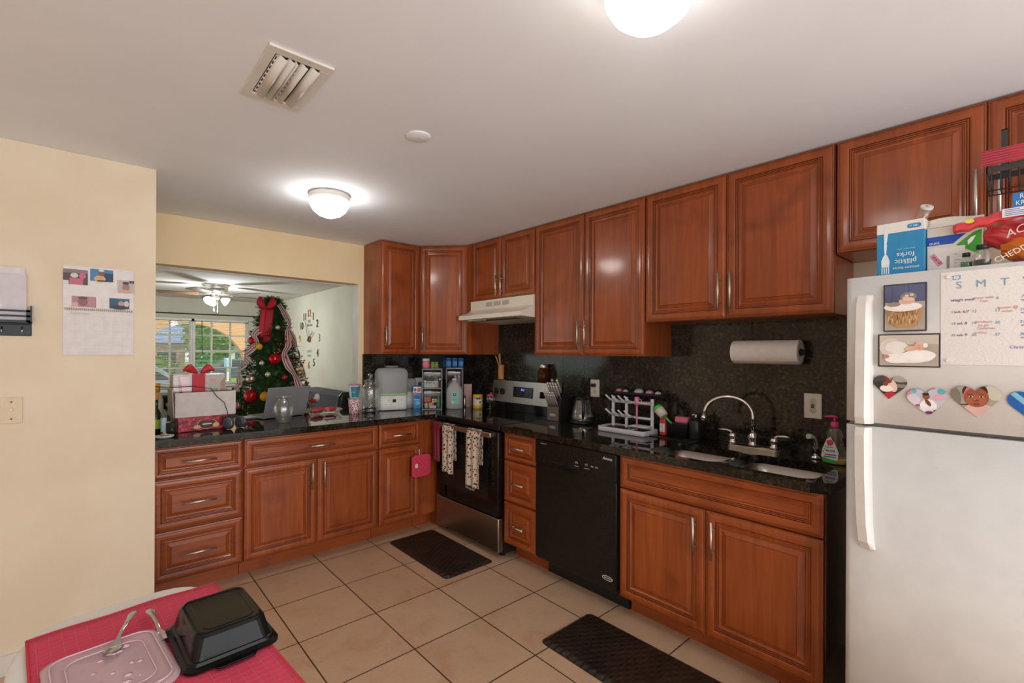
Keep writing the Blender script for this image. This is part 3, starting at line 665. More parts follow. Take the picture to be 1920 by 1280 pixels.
m.box(-.12, -.034, .055, .118, -.031, .068); m.box(-.12, -.034, .082, .118, -.031, .090); m.box(-.12, -.034, .104, .118, -.031, .112)
m.box(.112, -.034, .055, .121, 0, .060); m.box(.117, -.034, .055, .121, -.001, .132); m.box(-.12, -.034, .054, .12, 0, .057)
for x in (-.115, .105): m.box(x, -.034, .058, x + .012, -.031, .112)
m.build('basket', mo)
for x in (-.095, -.035, .029, .091):
    m = MB('chrome'); m.tube([(x, -.0065, .038), (x, -.013, .034), (x, -.016, .02), (x, -.022, .018), (x, -.024, .026)], .003, 8); m.build('hook', mo)
pp = thing('paper_stack', 'upright white papers and a clear bag in the black mail rack', 'papers', (-3.075, YL - .012, 1.527))
m = MB('#e4e0e2', rough=.6); m.box(-.12, 0, 0, .098, .003, .24); m.build('sheet', pp)
m = MB('#dbd6dc', rough=.6); m.box(-.12, -.006, 0, .104, -.003, .21); m.build('sheet', pp)
m = MB('film'); m.grid(lambda u, v: (-.12 + .15 * u, -.014 - .003 * math.sin(9 * u + 5 * v), .13 * v), 8, 6); m.build('clear_bag', pp)

# ------------------------------------------------------------ fridge door magnets
XF = -.745
def fmag(name, label, cat, y, z, tilt=0, group=None):
    """thing on the curved freezer door at world y, z"""
    lx = -3.384 - y; ed = dooredge(lx)
    return thing(name, label, cat, (XF + ed - .0012, y, z), (0, tilt, R90) if tilt else R90, group)
def frame_mag(name, label, y0, y1, z0, z1, shapes, border='#3b3a40'):
    y = (y0 + y1) / 2; t = fmag(name, label, 'photo magnet', y, z0, 0, 'framed baby photo magnets')
    w_, h_ = y0 - y1, z1 - z0
    MB(border, rough=.3).box(-w_ / 2, -.005, 0, w_ / 2, 0, h_, .001).build('frame', t)
    m = MB('#ffffff'); pic(m, -.0053, [(c, [(-w_ / 2 + .004 + px * (w_ - .008), .004 + pz * (h_ - .008)) for px, pz in p]) for c, p in shapes]); m.build('photo', t, normals=False)
random.seed(5)
frame_mag('photo_magnet', 'framed photo of a newborn asleep in a straw basket on the freezer door', -3.487, -3.591, 1.478, 1.628,
    [('#b3a79c', rc(0, 0, 1, 1)), ('#5d6284', rc(0, .62, 1, 1)), ('#50567a', rc(.18, .62, .2, 1)), ('#50567a', rc(.6, .62, .62, 1)), ('#c69a6c', [(.04, .48), (.98, .48), (.86, .16), (.7, .06), (.3, .06), (.14, .16)])] +
    [(random.choice(['#a97a4c', '#dcb78c', '#b98a5c', '#e7c9a2', '#8f6238']), [(x, z), (x + .012, z + .001), (x + .02 + random.uniform(-.02, .02), z + .10), (x + .01 + random.uniform(-.02, .02), z + .10)]) for x, z in [(random.uniform(.16, .84), random.uniform(.08, .36)) for _ in range(120)]] +
    [('#e9e2dc', ell(.52, .49, .47, .10)), ('#f2eeea', ell(.6, .5, .36, .07)), ('#9b8a84', ell(.3, .55, .17, .05)), ('#e2b9a2', ell(.62, .61, .2, .07)), ('#8a827c', ell(.66, .70, .2, .10)), ('#d8cec4', ell(.62, .72, .05, .03)), ('#cfc4ba', ell(.74, .74, .05, .03)), ('#c9bdb2', ell(.55, .68, .04, .03)), ('#e8bfa8', ell(.66, .645, .15, .045))])
frame_mag('photo_magnet', 'framed photo of a sleeping newborn in white feathers on the freezer door', -3.474, -3.622, 1.366, 1.470,
    [('#b4a89c', rc(0, 0, 1, 1)), ('#cabfb4', rc(0, .7, 1, 1)), ('#d8cfc6', ell(.2, .6, .2, .3)), ('#e8e2dc', ell(.3, .6, .2, .2)), ('#efebe6', ell(.5, .26, .42, .17)), ('#f6f3f0', ell(.68, .34, .28, .18)), ('#f4f1ec', ell(.3, .2, .2, .12)), ('#e3b79c', ell(.56, .56, .12, .08, rot=.3)), ('#dfae94', ell(.70, .63, .10, .13)), ('#cfc2b6', ell(.72, .745, .1, .04, rot=-.3)), ('#f4f0ec', ell(.79, .66, .04, .07)), ('#a96f5c', rc(.67, .575, .71, .585)), ('#9a6452', rc(.66, .66, .70, .665)), ('#c98a7a', ell(.13, .3, .05, .06))], '#2c2f3a')
def heart(s, n=28):
    P = []
    for k in range(n):
        t = 2 * PI * k / n
        P.append((s * .051 * math.sin(t) ** 3, s * .0031 * (13 * math.cos(t) - 5 * math.cos(2 * t) - 2 * math.cos(3 * t) - math.cos(4 * t))))
    return P
def clip(poly, conv):
    """clip polygon to a convex outline (Sutherland-Hodgman)"""
    out = poly
    for i in range(len(conv)):
        (ax, ay), (bx, by) = conv[i], conv[(i + 1) % len(conv)]; inp, out = out, []
        def ins(p): return (bx - ax) * (p[1] - ay) - (by - ay) * (p[0] - ax) >= -1e-9
        for j in range(len(inp)):
            p, q = inp[j - 1], inp[j]
            if ins(p) != ins(q):
                d1 = (bx - ax) * (p[1] - ay) - (by - ay) * (p[0] - ax); d2 = (bx - ax) * (q[1] - ay) - (by - ay) * (q[0] - ax); t = d1 / (d1 - d2)
                out.append((p[0] + (q[0] - p[0]) * t, p[1] + (q[1] - p[1]) * t))
            if ins(q): out.append(q)
        if not out: return []
    return out
def heart_mag(label, y, z, s, rot, shapes):
    t = fmag('heart_magnet', label, 'photo magnet', y, z, rot, 'heart-shaped photo magnets')
    hp = heart(s); m = MB('#2b2623', rough=.3)
    m.prism([(x, zz) for x, zz in hp], 'y', -.002, 0)
    top = max(p[1] for p in hp)
    # two convex halves so shapes can be clipped to the heart
    L = [p for p in hp if p[0] <= 1e-6]; Rr = [p for p in hp if p[0] >= -1e-6]
    def hull(ps):
        ps = sorted(set((round(a, 6), round(b, 6)) for a, b in ps)); lo = []; up = []
        for arr, dst in ((ps, lo), (ps[::-1], up)):
            for p in arr:
                while len(dst) > 1 and (dst[-1][0] - dst[-2][0]) * (p[1] - dst[-2][1]) - (dst[-1][1] - dst[-2][1]) * (p[0] - dst[-2][0]) <= 0: dst.pop()
                dst.append(p)
        return lo[:-1] + up[:-1]
    HL, HR = hull(L), hull(Rr)
    fl = []
    for c, p in shapes:
        pts = [(px * s * .050, pz * s * .050) for px, pz in p]
        for hh in (HL, HR):
            q = clip(pts, hh)
            if len(q) > 2: fl.append((c, q))
    k = MB('#ffffff'); pic(k, -.0022, fl, .00012)
    b = m.build('magnet', t); k.build('photo', t, normals=False)
BIG = [(-1.3, -1.4), (1.3, -1.4), (1.3, 1.3), (-1.3, 1.3)]
SK = '#8d5138'
heart_mag('heart photo magnet of a person in a red cap cradling a baby', -3.503, 1.306, .83, .05, [('#4a4844', BIG), ('#8b8378', rc(-1.2, -.1, 1.2, .15)), ('#2f3638', ell(-.7, .0, .4, .25)), ('#a9a296', ell(.6, .6, .5, .3)), ('#242a2c', rc(-1, -1, -.1, -.5)), ('#e5c9b4', ell(.15, .0, .28, .5, rot=.35)), ('#a02530', ell(-.1, .62, .28, .22)), ('#7b4630', ell(-.08, .38, .2, .22)), ('#f0e6df', ell(-.18, -.25, .4, .26)), ('#8b4a3a', ell(-.25, .1, .16, .16)), ('#b5303c', ell(.1, -.75, .42, .25)), ('#3c3a38', rc(.35, -.6, 1, -.5))])
heart_mag('heart photo magnet of a seated toddler in white with balloons', -3.593, 1.268, .92, -.12, [('#c7c3cc', BIG), ('#e08aa8', ell(-.9, .55, .16, .16)), ('#6fb6c9', ell(-.6, .62, .14, .14)), ('#d987a8', ell(.3, .75, .2, .12)), ('#5fb3c0', ell(.75, .5, .2, .2)), ('#e6a6bd', ell(.6, .1, .3, .15)), ('#d9d4dc', ell(-.7, 0, .35, .4)), ('#b04a78', ell(-.5, -.35, .14, .08)), ('#f3f0f2', ell(.0, -.4, .42, .42)), ('#e9e6e8', ell(-.15, -.7, .5, .2)), (SK, ell(-.02, .22, .17, .19)), ('#2a1c18', ell(-.03, .38, .16, .1)), ('#74402c', ell(.02, -.2, .1, .25, rot=.4)), ('#1f1a20', ell(.4, -.75, .2, .08)), ('#7a2f5c', ell(-.0, -.85, .22, .1))])
heart_mag('heart photo magnet of a baby face close-up with pink bib', -3.697, 1.279, 1.0, -.06, [('#a39e8f', BIG), ('#7d796c', ell(-.9, .1, .3, .6)), ('#c9c3b2', ell(.8, .4, .4, .5)), ('#38322c', rc(-1, -.36, -.2, -.30)), ('#d9b0aa', ell(.05, -.75, .65, .5)), ('#3a201a', ell(-.02, .40, .52, .50)), ('#d46c7c', ell(-.34, .45, .09, .4, rot=-.4)), ('#9a5138', ell(.02, .08, .50, .56)), ('#a85f42', ell(.0, -.08, .42, .36)), ('#f0ece8', ell(-.2, .12, .085, .05)), ('#f0ece8', ell(.22, .12, .085, .05)), ('#1b100c', ell(-.2, .12, .05, .05)), ('#1b100c', ell(.22, .12, .05, .05)), ('#5c2a1a', rc(-.3, .22, -.1, .25)), ('#5c2a1a', rc(.12, .22, .32, .25)), ('#7d3b28', ell(.01, -.1, .11, .06)), ('#8a2f30', ell(.01, -.30, .15, .05)), ('#c98070', ell(-.05, -.05, .04, .03))])
heart_mag('blue heart photo magnet cut off at the right edge of the photo', -3.806, 1.272, .95, -.05, [('#1f5fae', BIG), ('#7fc4d8', [(-.9, .6), (-.7, .75), (.3, -.4), (.1, -.6)]), ('#2a7cc4', ell(.3, .3, .4, .5))])
# dry-erase month planner
dp = fmag('planner_sheet', 'clear dry-erase month planner taped to the freezer door with handwriting', 'calendar', -3.83, 1.376)
def onface(wy): return -(XF + dooredge(-3.384 - wy)) + (XF + dooredge(-3.384 + 3.83))   # local y offset following the door
def crinkle():
    m, b = base_mat('film_sheet', srgb('#e6e2df'), rough=.10); nt = m.node_tree; v = objvec(nt)
    bump(nt, b, nz(nt, 110, 3, v, .55, 1.0).outputs[0], .35, .004); MATS['film_sheet'] = m
crinkle()
m = MB('film_sheet')
def fs(u, v):
    wy = -3.622 - .44 * u; return (-(wy + 3.83), -(dooredge(-3.384 + 3.83) - dooredge(-3.384 - wy)) * -1 if False else dooredge(-3.384 - wy) - dooredge(.446), .274 * v)
# local x = -(wy+3.83); local y positive is into the door
def fsp(wy, z, off): return (-(wy + 3.83), (dooredge(-3.384 - wy) - dooredge(.446)) - off, z - 1.376)
m.grid(lambda u, v: fsp(-3.622 - .44 * u, 1.376 + .274 * v, .0004), 24, 2); m.build('sheet', dp, normals=False)
def ft(s_, size, c, wy, z, shear=.15, nm='handwriting'):
    if nm == 'handwriting': size *= 1.3
    p = fsp(wy, z, .0012); slope = (dooredge(-3.384 - wy + .01) - dooredge(-3.384 - wy - .01)) / .02
    return text(s_, size, c, dp, p, (PI / 2, 0, math.atan(slope)), nm, .0001, shear=shear)
for s_, wy in (('S', -3.661), ('M', -3.706), ('T', -3.752), ('W', -3.80), ('T', -3.85), ('F', -3.90), ('S', -3.95)): ft(s_, .029, '#7fa3bd', wy, 1.609, 0, 'day_letter')
rows = [(1.566, '4', 'weigh wed', '5', 'meet with\nTom', '6', '7'), (1.531, '11', 'wk 6/7', '12', '', '13', '14'), (1.497, '18', 'wk 8', '19', 'furniture\nto go', '20', '21'), (1.463, '25', 'wk 9', '26', '', '27', '28')]
for z, a, wk, b_, note, c_, d_ in rows:
    ft(a, .007, '#58a6bd', -3.649, z); ft(wk, .0085, '#7a3f86', -3.667, z); ft(b_, .008, '#58a6bd', -3.692, z)
    if note: ft(note, .0075, '#d3909e', -3.711, z - .002)
    ft(c_, .008, '#4aa0c4', -3.738, z); ft(d_, .008, '#4aa0c4', -3.785, z); ft('wk', .007, '#a667b0', -3.787, z - .009)
ft('doctor @\nnoon', .0075, '#d98a5c', -3.757, 1.533); ft('Christmas', .007, '#d58fa0', -3.716, 1.481); ft('holiday', .007, '#dba3ad', -3.705, 1.469); ft('Christmas', .009, '#9a5fc0', -3.785, 1.427)
m = MB('#62a8d8')
for q in ((-3.648, 1.627, -3.664, 1.6285), (-3.648, 1.637, -3.664, 1.6385), (-3.648, 1.627, -3.6495, 1.6385), (-3.6625, 1.627, -3.664, 1.6385), (-3.644, 1.636, -3.65, 1.6375)):
    p = fsp(q[0], q[1], .0018); p2 = fsp(q[2], q[3], .0009); m.box(min(p[0], p2[0]), min(p[1], p2[1]), p[2], max(p[0], p2[0]), max(p[1], p2[1]), p2[2])
m.build('ink_outline', dp)
m = MB('plastic_white')
for z in (1.636, 1.388): m.cyl(fsp(-3.638, z, .0005), fsp(-3.638, z, .006), .0045, n=14)
m.build('round_magnet', dp)

# ------------------------------------------------------------ on top of the fridge
ZF = 1.6625
b = thing('fork_box', 'blue and white box of plastic forks standing upside down on the fridge', 'box', (-.765, -3.459, ZF), math.radians(-90 - 3)); w, hh = .120, .174
MB('#2a86bb', rough=.35).box(0, 0, 0, w, .07, hh * .80, .0015).build('carton', b)
MB('#e2dfdb', rough=.35).box(0, 0, hh * .80 + .0005, w, .07, hh, .0015).build('carton_end', b)
m = MB('#c9c5c0'); m.box(.035, .01, hh, .075, .03, hh + .0015); m.build('tuck_flap', b)
RU = (PI / 2, PI, 0)   # upside-down lettering
text('plastic\nforks', .022, '#e9f1f6', b, (.074, -.001, .055), RU); text('amazon basics', .0115, '#e9f1f6', b, (.075, -.001, .023), RU); text('clear', .009, '#e9f1f6', b, (.078, -.001, .0375), RU, 'small_lettering'); text('Heavyweight Quality', .0055, '#bcd8ea', b, (.075, -.001, .084), RU, 'small_lettering')
m = MB('#2a86bb'); m.prism(rrect(.078, hh - .026, .112, hh - .012, .0068), 'y', -.0008, -.0001); q = m.build('count_badge', b); text('100 ct', .009, '#e9f1f6', q, (.095, -.0013, hh - .019), RU)
m = MB('#dfeaf2', rough=.3)
m.prism([(.020, .105), (.026, .105), (.030, .14), (.028, .139 + .02), (.022, .159), (.019, .14)], 'y', -.0009, -.0002)
m.prism([(.021, .07), (.025, .07), (.027, .105), (.019, .105)], 'y', -.0009, -.0002); m.prism([(.013, .03), (.033, .03), (.034, .05), (.029, .066), (.025, .072), (.021, .072), (.017, .066), (.012, .05)], 'y', -.0009, -.0002)
for x in (.013, .0187, .0243, .030): m.box(x, -.0009, .008, x + .003, -.0002, .032)
m.build('fork_print', b)
b = thing('mailer_box', 'opened white, blue and green carton with a shipping label beside the fork box', 'box', (-.748, -3.582, ZF), math.radians(-90 - 2)); w, hh = .122, .140
MB('#d3cdc2', rough=.5).box(0, 0, 0, w, .12, hh).build('carton', b)
m = MB('#1f4ea6', rough=.4); m.f([m.v(q) for q in ((0.0005, -.0005, .085), (.06, -.0005, .085), (.088, -.0005, .112), (.0005, -.0005, .112))]); m.build('blue_band', b, normals=False)
m = MB('#3f9a35', rough=.4); m.f([m.v(q) for q in ((.066, -.0005, .08), (.121, -.0005, .04), (.121, -.0005, .118), (.104, -.0005, .112))]); m.build('green_panel', b, normals=False)
m = MB('#e6efe4'); m.prism([(.092, .075), (.100, .083), (.109, .102), (.099, .098), (.091, .088)], 'y', -.0012, -.0006); m.build('leaf_print', b)
text('ount', .013, '#e8eef6', b, (.017, -.001, .092), name='lettering')
m = MB('#d9d6d3', rough=.5); m.box(.001, -.0016, .002, .086, -.0007, .076); lb = m.build('shipping_label', b)
m = MB('#2d2b2b')
for k in range(16): m.box(.045 + (k % 2) * .001, -.0021, .010 + k * .0024, .052, -.0016, .0113 + k * .0024)
for k in range(5): m.box(.062, -.0021, .015 + .009 * k, .0625 + .012 * ((k * 7) % 3) / 2, -.0016, .016 + .009 * k)
m.box(.02, -.0021, .008, .080, -.0016, .0088); m.build('barcode', lb)
m = MB('#d98aa0'); m.f([m.v(q) for q in ((.006, -.0024, .052), (.017, -.0024, .060), (.038, -.0024, .026), (.026, -.0024, .018))]); q = m.build('pink_sticker', lb, normals=False)
text('D', .011, '#3b2430', q, (.030, -.0029, .029), (PI / 2, .9, 0)); text('4T26', .008, '#3b2430', q, (.019, -.0029, .043), (PI / 2, .9, 0))
m = MB('#ddd8cf', rough=.6); m.grid(lambda u, v: (-.004 + .128 * u, -.001 + .02 * v + .012 * math.sin(PI * v), hh + .002 + .026 * v + .005 * math.sin(5 * u) * v), 10, 5); solidify(m.build('open_flap', b), .0012, 1)
t = thing('clear_tube', 'clear plastic tube with a round cap sticking out of the carton', 'tube', (-.700, -3.545, ZF + .172))
m = MB('film'); m.cyl((0, 0, -.03), (-.045, -.034, .035), .015, n=20); m.build('barrel', t)
m = MB('#cfccc6', rough=.3); m.cyl((-.045, -.034, .035), (-.049, -.037, .041), .0165, n=20); m.build('cap', t)
m = MB('#8b8780'); m.cyl((-.0495, -.0374, .0414), (-.0500, -.0378, .0420), .004, n=12); m.build('nozzle', t)
def jar(name, label, cat, loc, prof, body, lid=None, lidm='black_plastic', fill=None, fillm=None, group=None, n=18):
    t = thing(name, label, cat, loc, 0, group)
    MB(body).lathe(prof, n=n).build('body', t)
    if fill: MB(fillm).lathe(fill, n=n).build('contents', t)
    if lid: MB(lidm).lathe(lid, n=n).build('lid', t)
    return t
jar('spice_bottle', 'small clear bottle of green herbs with black cap in front of the carton', 'bottle', (-.775, -3.672, ZF), [(.011, 0), (.0135, .004), (.0135, .024), (.008, .032), (.008, .036)], 'film', [(.009, .036), (.009, .047)], 'black_plastic', [(.001, .001), (.012, .002), (.012, .02), (.001, .021)], 'leaf_dark')
jar('spice_bottle', 'larger clear bottle with brown spice and black cap on the fridge', 'bottle', (-.785, -3.706, ZF), [(.017, 0), (.021, .005), (.021, .034), (.012, .048), (.012, .052)], 'film', [(.0135, .052), (.0135, .064)], 'black_plastic', [(.001, .001), (.018, .003), (.0185, .02), (.001, .022)], 'leather_black')
def bag(name, label, loc, rz, L, Hh, D, c1, seed):
    """crumpled snack bag: puffed pillow with folded neck"""
    t = thing(name, label, 'snack bag', loc, rz); m = MB(c1, rough=.28)
    def P(u, v):
        a = 2 * PI * v; e = math.sin(PI * min(max(u, .02), .98)) ** .45
        n_ = .006 * math.sin(11 * u + seed) * math.cos(7 * v * 2 + seed) + .004 * math.sin(23 * u * 1.3 + 9 * math.sin(a) + seed)
        return (L * u, (D / 2 * e + n_) * math.cos(a), Hh / 2 + (Hh / 2 * e + n_) * math.sin(a) + .0)
    m.grid(lambda u, v: P(u, v % 1.0), 26, 28); bmesh.ops.remove_doubles(m.bm, verts=m.bm.verts[:], dist=1e-5)
    m.build('bag', t); return t
t = bag('snack_bag', 'orange cheddar snack bag lying on the fridge at the right edge', (-.745, -3.742, ZF + .004), math.radians(-92), .20, .085, .11, '#e07b26', 1.3)
text('CHEDDAR', .021, '#f3ead8', t, (.035, -.058, .030), (PI / 2, math.radians(-28), 0)); m = MB('#2a1f1c', rough=.3); m.box(.05, -.05, .088, .13, -.046, .094); m.build('bag_clip', t)
t = bag('snack_bag', 'folded red snack bag resting behind the orange cheddar bag', (-.72, -3.700, ZF + .045), math.radians(-90), .22, .095, .08, '#d33f45', 4.1)
text('ACS', .030, '#e4dccb', t, (.075, -.047, .052), (PI / 2, math.radians(-24), 0), shear=.3)
nk = MB('#d8474c', rough=.28); nk.at((0, 0, 0)); nk.grid(lambda u, v: (-.055 + .19 * u, -.050 - .010 * math.cos(PI * v) * 1.5, .066 + .032 * u + .024 * math.sin(PI * v) * (.4 + .6 * math.sin(PI * min(1, .25 + .6 * u))) + .003 * math.sin(30 * u)), 24, 8); solidify(nk.build('folded_neck', t), .010, 0)
m = MB('#e4e0e6', rough=.4); m.box(.045, -.0745, .088, .105, -.0735, .112); q = m.build('nutrition_panel', t, label='white and blue printed panel'); m = MB('#3d5ca8')
for k in range(4): m.box(.05, -.0752, .092 + k * .005, .1 - .007 * k, -.0746, .0935 + k * .005)
m.build('blue_lines', q)
m = MB('#e8d04a'); m.prism(ell(-.02, .092, .010, .006), 'y', -.0740, -.0725); m.build('yellow_spot', t)
b = thing('cereal_box', 'tall blue and pink snack box behind the red bag at the photo edge', 'box', (-.66, -3.762, ZF), R90); b.scale = (1, 1, 1.2)
MB('#d9a0ba', rough=.4).box(0, 0, 0, .12, .05, .15).build('lower_carton', b); MB('#2f7fc0', rough=.4).box(0, 0, .1505, .12, .05, .19).build('upper_carton', b, label='blue upper part')
text('RICE\nKRISPY', .016, '#f0f4f8', b, (.03, -.001, .172)); text('treats', .008, '#f2d84a', b, (.03, -.001, .155)); m = MB('#6a86c4')
for k in range(5): m.box(.004, -.001, .03 + k * .018, .06, -.0003, .036 + k * .018)
m.build('blue_stripes', b)
bk = thing('shower_caddy', 'dark wire basket hanging in front of the fridge cabinet door', 'basket', (-.43, -3.70, 1.965), R90)
m = MB('#3a3b3a', rough=.35); m.box(0, -.10, .035, .25, -.097, .055); m.box(0, -.003, .035, .25, 0, .055); m.box(0, -.10, .035, .003, 0, .055)
for k in range(12): x = .012 + k * .02; m.tube([(x, -.0985, .04), (x, -.085, -.02), (x, -.015, -.02), (x, -.0015, .04)], .0016, 6)
m.tube([(.0, -.085, -.02), (.25, -.085, -.02)], .002, 6); m.tube([(.0, -.015, -.02), (.25, -.015, -.02)], .002, 6)
for k in range(4): m.tube([(.0015, -.09 + k * .025, .04), (.004, -.083 + k * .022, -.02)], .0016, 6)
m.box(.03, -.003, .054, .045, 0, .20); m.box(.03, -.003, .197, .045, .055, .20); m.box(.2, -.003, .054, .215, 0, .20); m.box(.2, -.003, .197, .215, .055, .20)
m.build('wire_basket', bk)
rw = thing('red_ribbon_roll', 'translucent red woven ribbon strip around the top of the wire basket', 'ribbon', (-.435, -3.695, 2.022), R90)
m = MB('red_wrap'); m.box(-.004, -.106, 0, .25, -.104, .050); m.build('band', rw)
m = MB('#d9505e', rough=.25)
for k in range(6): m.tube([(-.004, -.1075, .004 + k * .0085), (.25, -.1075, .004 + k * .0085)], .0016, 6)
m.build('shiny_threads', rw)

# ------------------------------------------------------------ folding table with place mat, bottom left
TZ = .742
tb = thing('folding_table', 'small white plastic table with a rounded rim at the bottom left', 'table', (-2.652, -2.690, 0), math.radians(5.4))
def outline(g):
    P = []
    for k in range(48):
        a = 2 * PI * k / 48; c, s_ = math.cos(a), math.sin(a); e = .42
        P.append(((.216 + g) * math.copysign(abs(c) ** e, c) * (1 + .02 * s_), (.440 + g) * math.copysign(abs(s_) ** (e * 1.1), s_) + .035 * (1 - (c * c)) * (1 if s_ > 0 else -1)))
    return P
m = MB('plastic_white'); m.loft([[(x, y, z) for x, y in outline(g)] for g, z in ((-.03, TZ - .05), (-.004, TZ - .045), (.0, TZ - .03), (-.002, TZ - .012), (-.010, TZ - .003), (-.02, TZ), (-.03, TZ - .0005))]); m.build('tabletop', tb)
for sx in (-1, 1):
    for sy in (-1, 1):
        m = MB('plastic_white'); m.cyl((sx * .17, sy * .40, TZ - .051), (sx * .19, sy * .42, .0), .016, .014); m.build('leg', tb)
m = MB('placemat_red')
def pm(u, v):
    x = -.189 + .378 * u; y = -.32 + .64 * v
    return (x, y + .006 * math.sin(PI * u) * v, .0025 + .003 * math.sin(6 * u + 4 * v) ** 2)
m.grid(pm, 20, 20); q = solidify(m.build('placemat', None, (-2.644, -2.624, TZ + .003), math.radians(5.4)), .0025, 0)
tag(q, 'pink-red woven place mat spread over the white table', 'place mat')
m = MB('#d23c50', rough=.85)
for a, b_ in (((0, 0), (1, 0)), ((1, 0), (1, 1)), ((1, 1), (0, 1)), ((0, 1), (0, 0))):
    m.tube([pm(a[0] + (b_[0] - a[0]) * t / 16, a[1] + (b_[1] - a[1]) * t / 16) for t in range(17)], .0028, 6)
m.build('hem', q)
Z0 = TZ + .0105
# black food tub upside down
c = thing('food_container', 'glossy black food tub turned upside down on the pink place mat', 'container', (-2.526, -2.590, Z0 + .001), math.radians(3))
def rz_(hx, hy, r, z, k=5): return [(x, y, z) for x, y in rrect(-hx, -hy, hx, hy, r, k)]
m = MB('tub_black'); m.loft([rz_(.088, .112, .022, .0), rz_(.092, .116, .024, .002), rz_(.092, .116, .024, .007), rz_(.084, .106, .02, .010), rz_(.082, .104, .02, .016), rz_(.078, .101, .02, .017), rz_(.069, .092, .022, .056), rz_(.065, .088, .022, .062), rz_(.061, .084, .020, .064), rz_(.059, .082, .019, .061), rz_(.050, .073, .017, .061), rz_(.048, .071, .016, .0625)], True, True, False); m.build('tub', c)
for s_ in (-1, 1): MB('tub_black').loft([[(x, y, z) for x, y in rrect(-.04, s_ * .112 - .018, .04, s_ * .112 + .018, .012)] for z in (.0025, .0065)]).build('rim_tab', c)
# translucent lid
c = thing('container_lid', 'translucent plastic lid lying on the pink mat at the bottom edge', 'lid', (-2.722, -2.590, Z0 + .001), math.radians(6))
m = MB('lid_plastic'); m.loft([rz_(.098, .125, .035, .0), rz_(.099, .126, .036, .006), rz_(.088, .115, .03, .009), rz_(.084, .111, .03, .005), rz_(.066, .09, .03, .005), rz_(.062, .086, .028, .008), rz_(.001, .001, .0005, .008)]); m.build('lid', c)
m = MB('#e0bcc6', rough=.15); m.tube([(x, y, .0098) for x, y in rrect(-.086, -.113, .086, .113, .03)] + [(.056, -.113, .0098)], .0018, 6); m.tube([(x, y, .0088) for x, y in rrect(-.064, -.088, .064, .088, .028)] + [(.036, -.088, .0088)], .0015, 6); m.build('raised_edge', c, label='raised clear rim lines')
m = MB('#e6c3cb', rough=.12); random.seed(3)
for k in range(16): x, y = random.uniform(-.05, .05), random.uniform(-.075, .08); m.lathe([(random.uniform(.003, .008), .0083), (.001, .0093)], (x, y, 0), 10, sx=random.uniform(.7, 1.5))
m.build('water_droplets', c)
simple_tex('spoon_steel', [(.4, srgb('#b9b6b2')), (.6, srgb('#d0cdc9'))], 20, rough=.16, metal=1)
def spoon(label, loc, rz, tilt, mt):
    s_ = thing('spoon', label, 'spoon', loc, rz, None)
    m = MB(mt); R = []
    for t, wd, th, z in ((0, .002, .001, .010), (.006, .0105, .0015, .0075), (.018, .0155, .002, .004), (.032, .0145, .0022, .0035), (.043, .009, .0022, .006), (.052, .0042, .0026, .010), (.08, .0036, .0022, .017), (.115, .0055, .0018, .019), (.140, .0095, .0016, .018), (.152, .008, .0014, .0175), (.156, .003, .001, .0172)):
        R.append([(wd * math.cos(a), t, z + th * .5 * math.sin(a) - (.0035 * (1 - abs(math.cos(a))) if t < .045 and t > 0 else 0)) for a in [2 * PI * k / 12 for k in range(12)]])
    m.loft(R); m.build('spoon', s_)
spoon('steel spoon resting with its bowl on the translucent lid', (-2.725, -2.535, Z0 + .008), math.radians(-20), 0, 'spoon_steel')
spoon('steel spoon lying with its bowl against the black food tub', (-2.628, -2.54, Z0 + .001), math.radians(6), 0, 'spoon_steel')

# ------------------------------------------------------------ floor mats
for lb, x0, y0, x1, y1 in (('black quilted floor mat in front of the stove', -1.095, -1.432, -.708, -.69), ('long black quilted floor mat in front of the sink cabinet', -1.10, -3.25, -.715, -2.235)):
    m = MB('mat_quilt'); hx, hy = (x1 - x0) / 2, (y1 - y0) / 2
    m.loft([rz_(hx, hy, .03, .0005), rz_(hx, hy, .03, .003), rz_(hx - .022, hy - .022, .022, .014), rz_(hx - .03, hy - .03, .02, .0145)], True, True); q = m.build('floor_mat', None, ((x0 + x1) / 2, (y0 + y1) / 2, 0)); tag(q, lb, 'floor mat')
# ------------------------------------------------------------ stove dressings
def towel(label, y0, y1, zt, zb_f, zb_b, mt, flare, seed, cat='towel', ph=0):
    """cloth folded over the oven handle (bar at x=-.716), front and back falls"""
    yc = (y0 + y1) / 2; t = thing('dish_towel', label, 'towel', (-.716, yc, .845), R90, None)
    w = abs(y1 - y0) / 2; N = 34
    Lf, Lb = .845 - zb_f, .845 - zb_b
    def P(u, v):
        s_ = v * (Lf + Lb); x = (u - .5) * 2
        if s_ < Lf: d = Lf - s_; side = -1
        else: d = s_ - Lf; side = 1
        k = min(1, d / .03); spread = 1 + flare * d
        fold = (.007 * math.sin(x * 7 + seed) + .003 * math.sin(x * 15 + seed * 2)) * min(1, d / .1)
        yy = side * (.0135 * k + .002) + (fold if side < 0 else fold * .4); top = .024 * (1 - k) ** .5 if d < .03 else 0
        return (x * w * spread + ph * d, yy - (.004 * d if side < 0 else 0), top - d + .004 * math.sin(x * 3 + seed) * (d > .1))
    m = MB(mt); m.grid(P, 18, N * 2); o = solidify(m.build('cloth', t), .0025, 0); return t
towel('plain maroon towel at the left end of the oven handle', -.712, -.808, .845, .565, .62, '#7f2038', -.3, 1.0, ph=.05)
towel('bow-print cream towel next to the maroon towel on the oven handle', -.845, -.985, .845, .50, .60, 'towel_print', .25, 2.2)
towel('bow-print cream towel in the middle of the oven handle', -1.155, -1.305, .845, .46, .62, 'towel_print', .15, 4.0)
p = thing('pot_holder', 'pink quilted square pot holder hanging at the corner cabinet door', 'pot holder', (-.818, -.688, .525), 0)
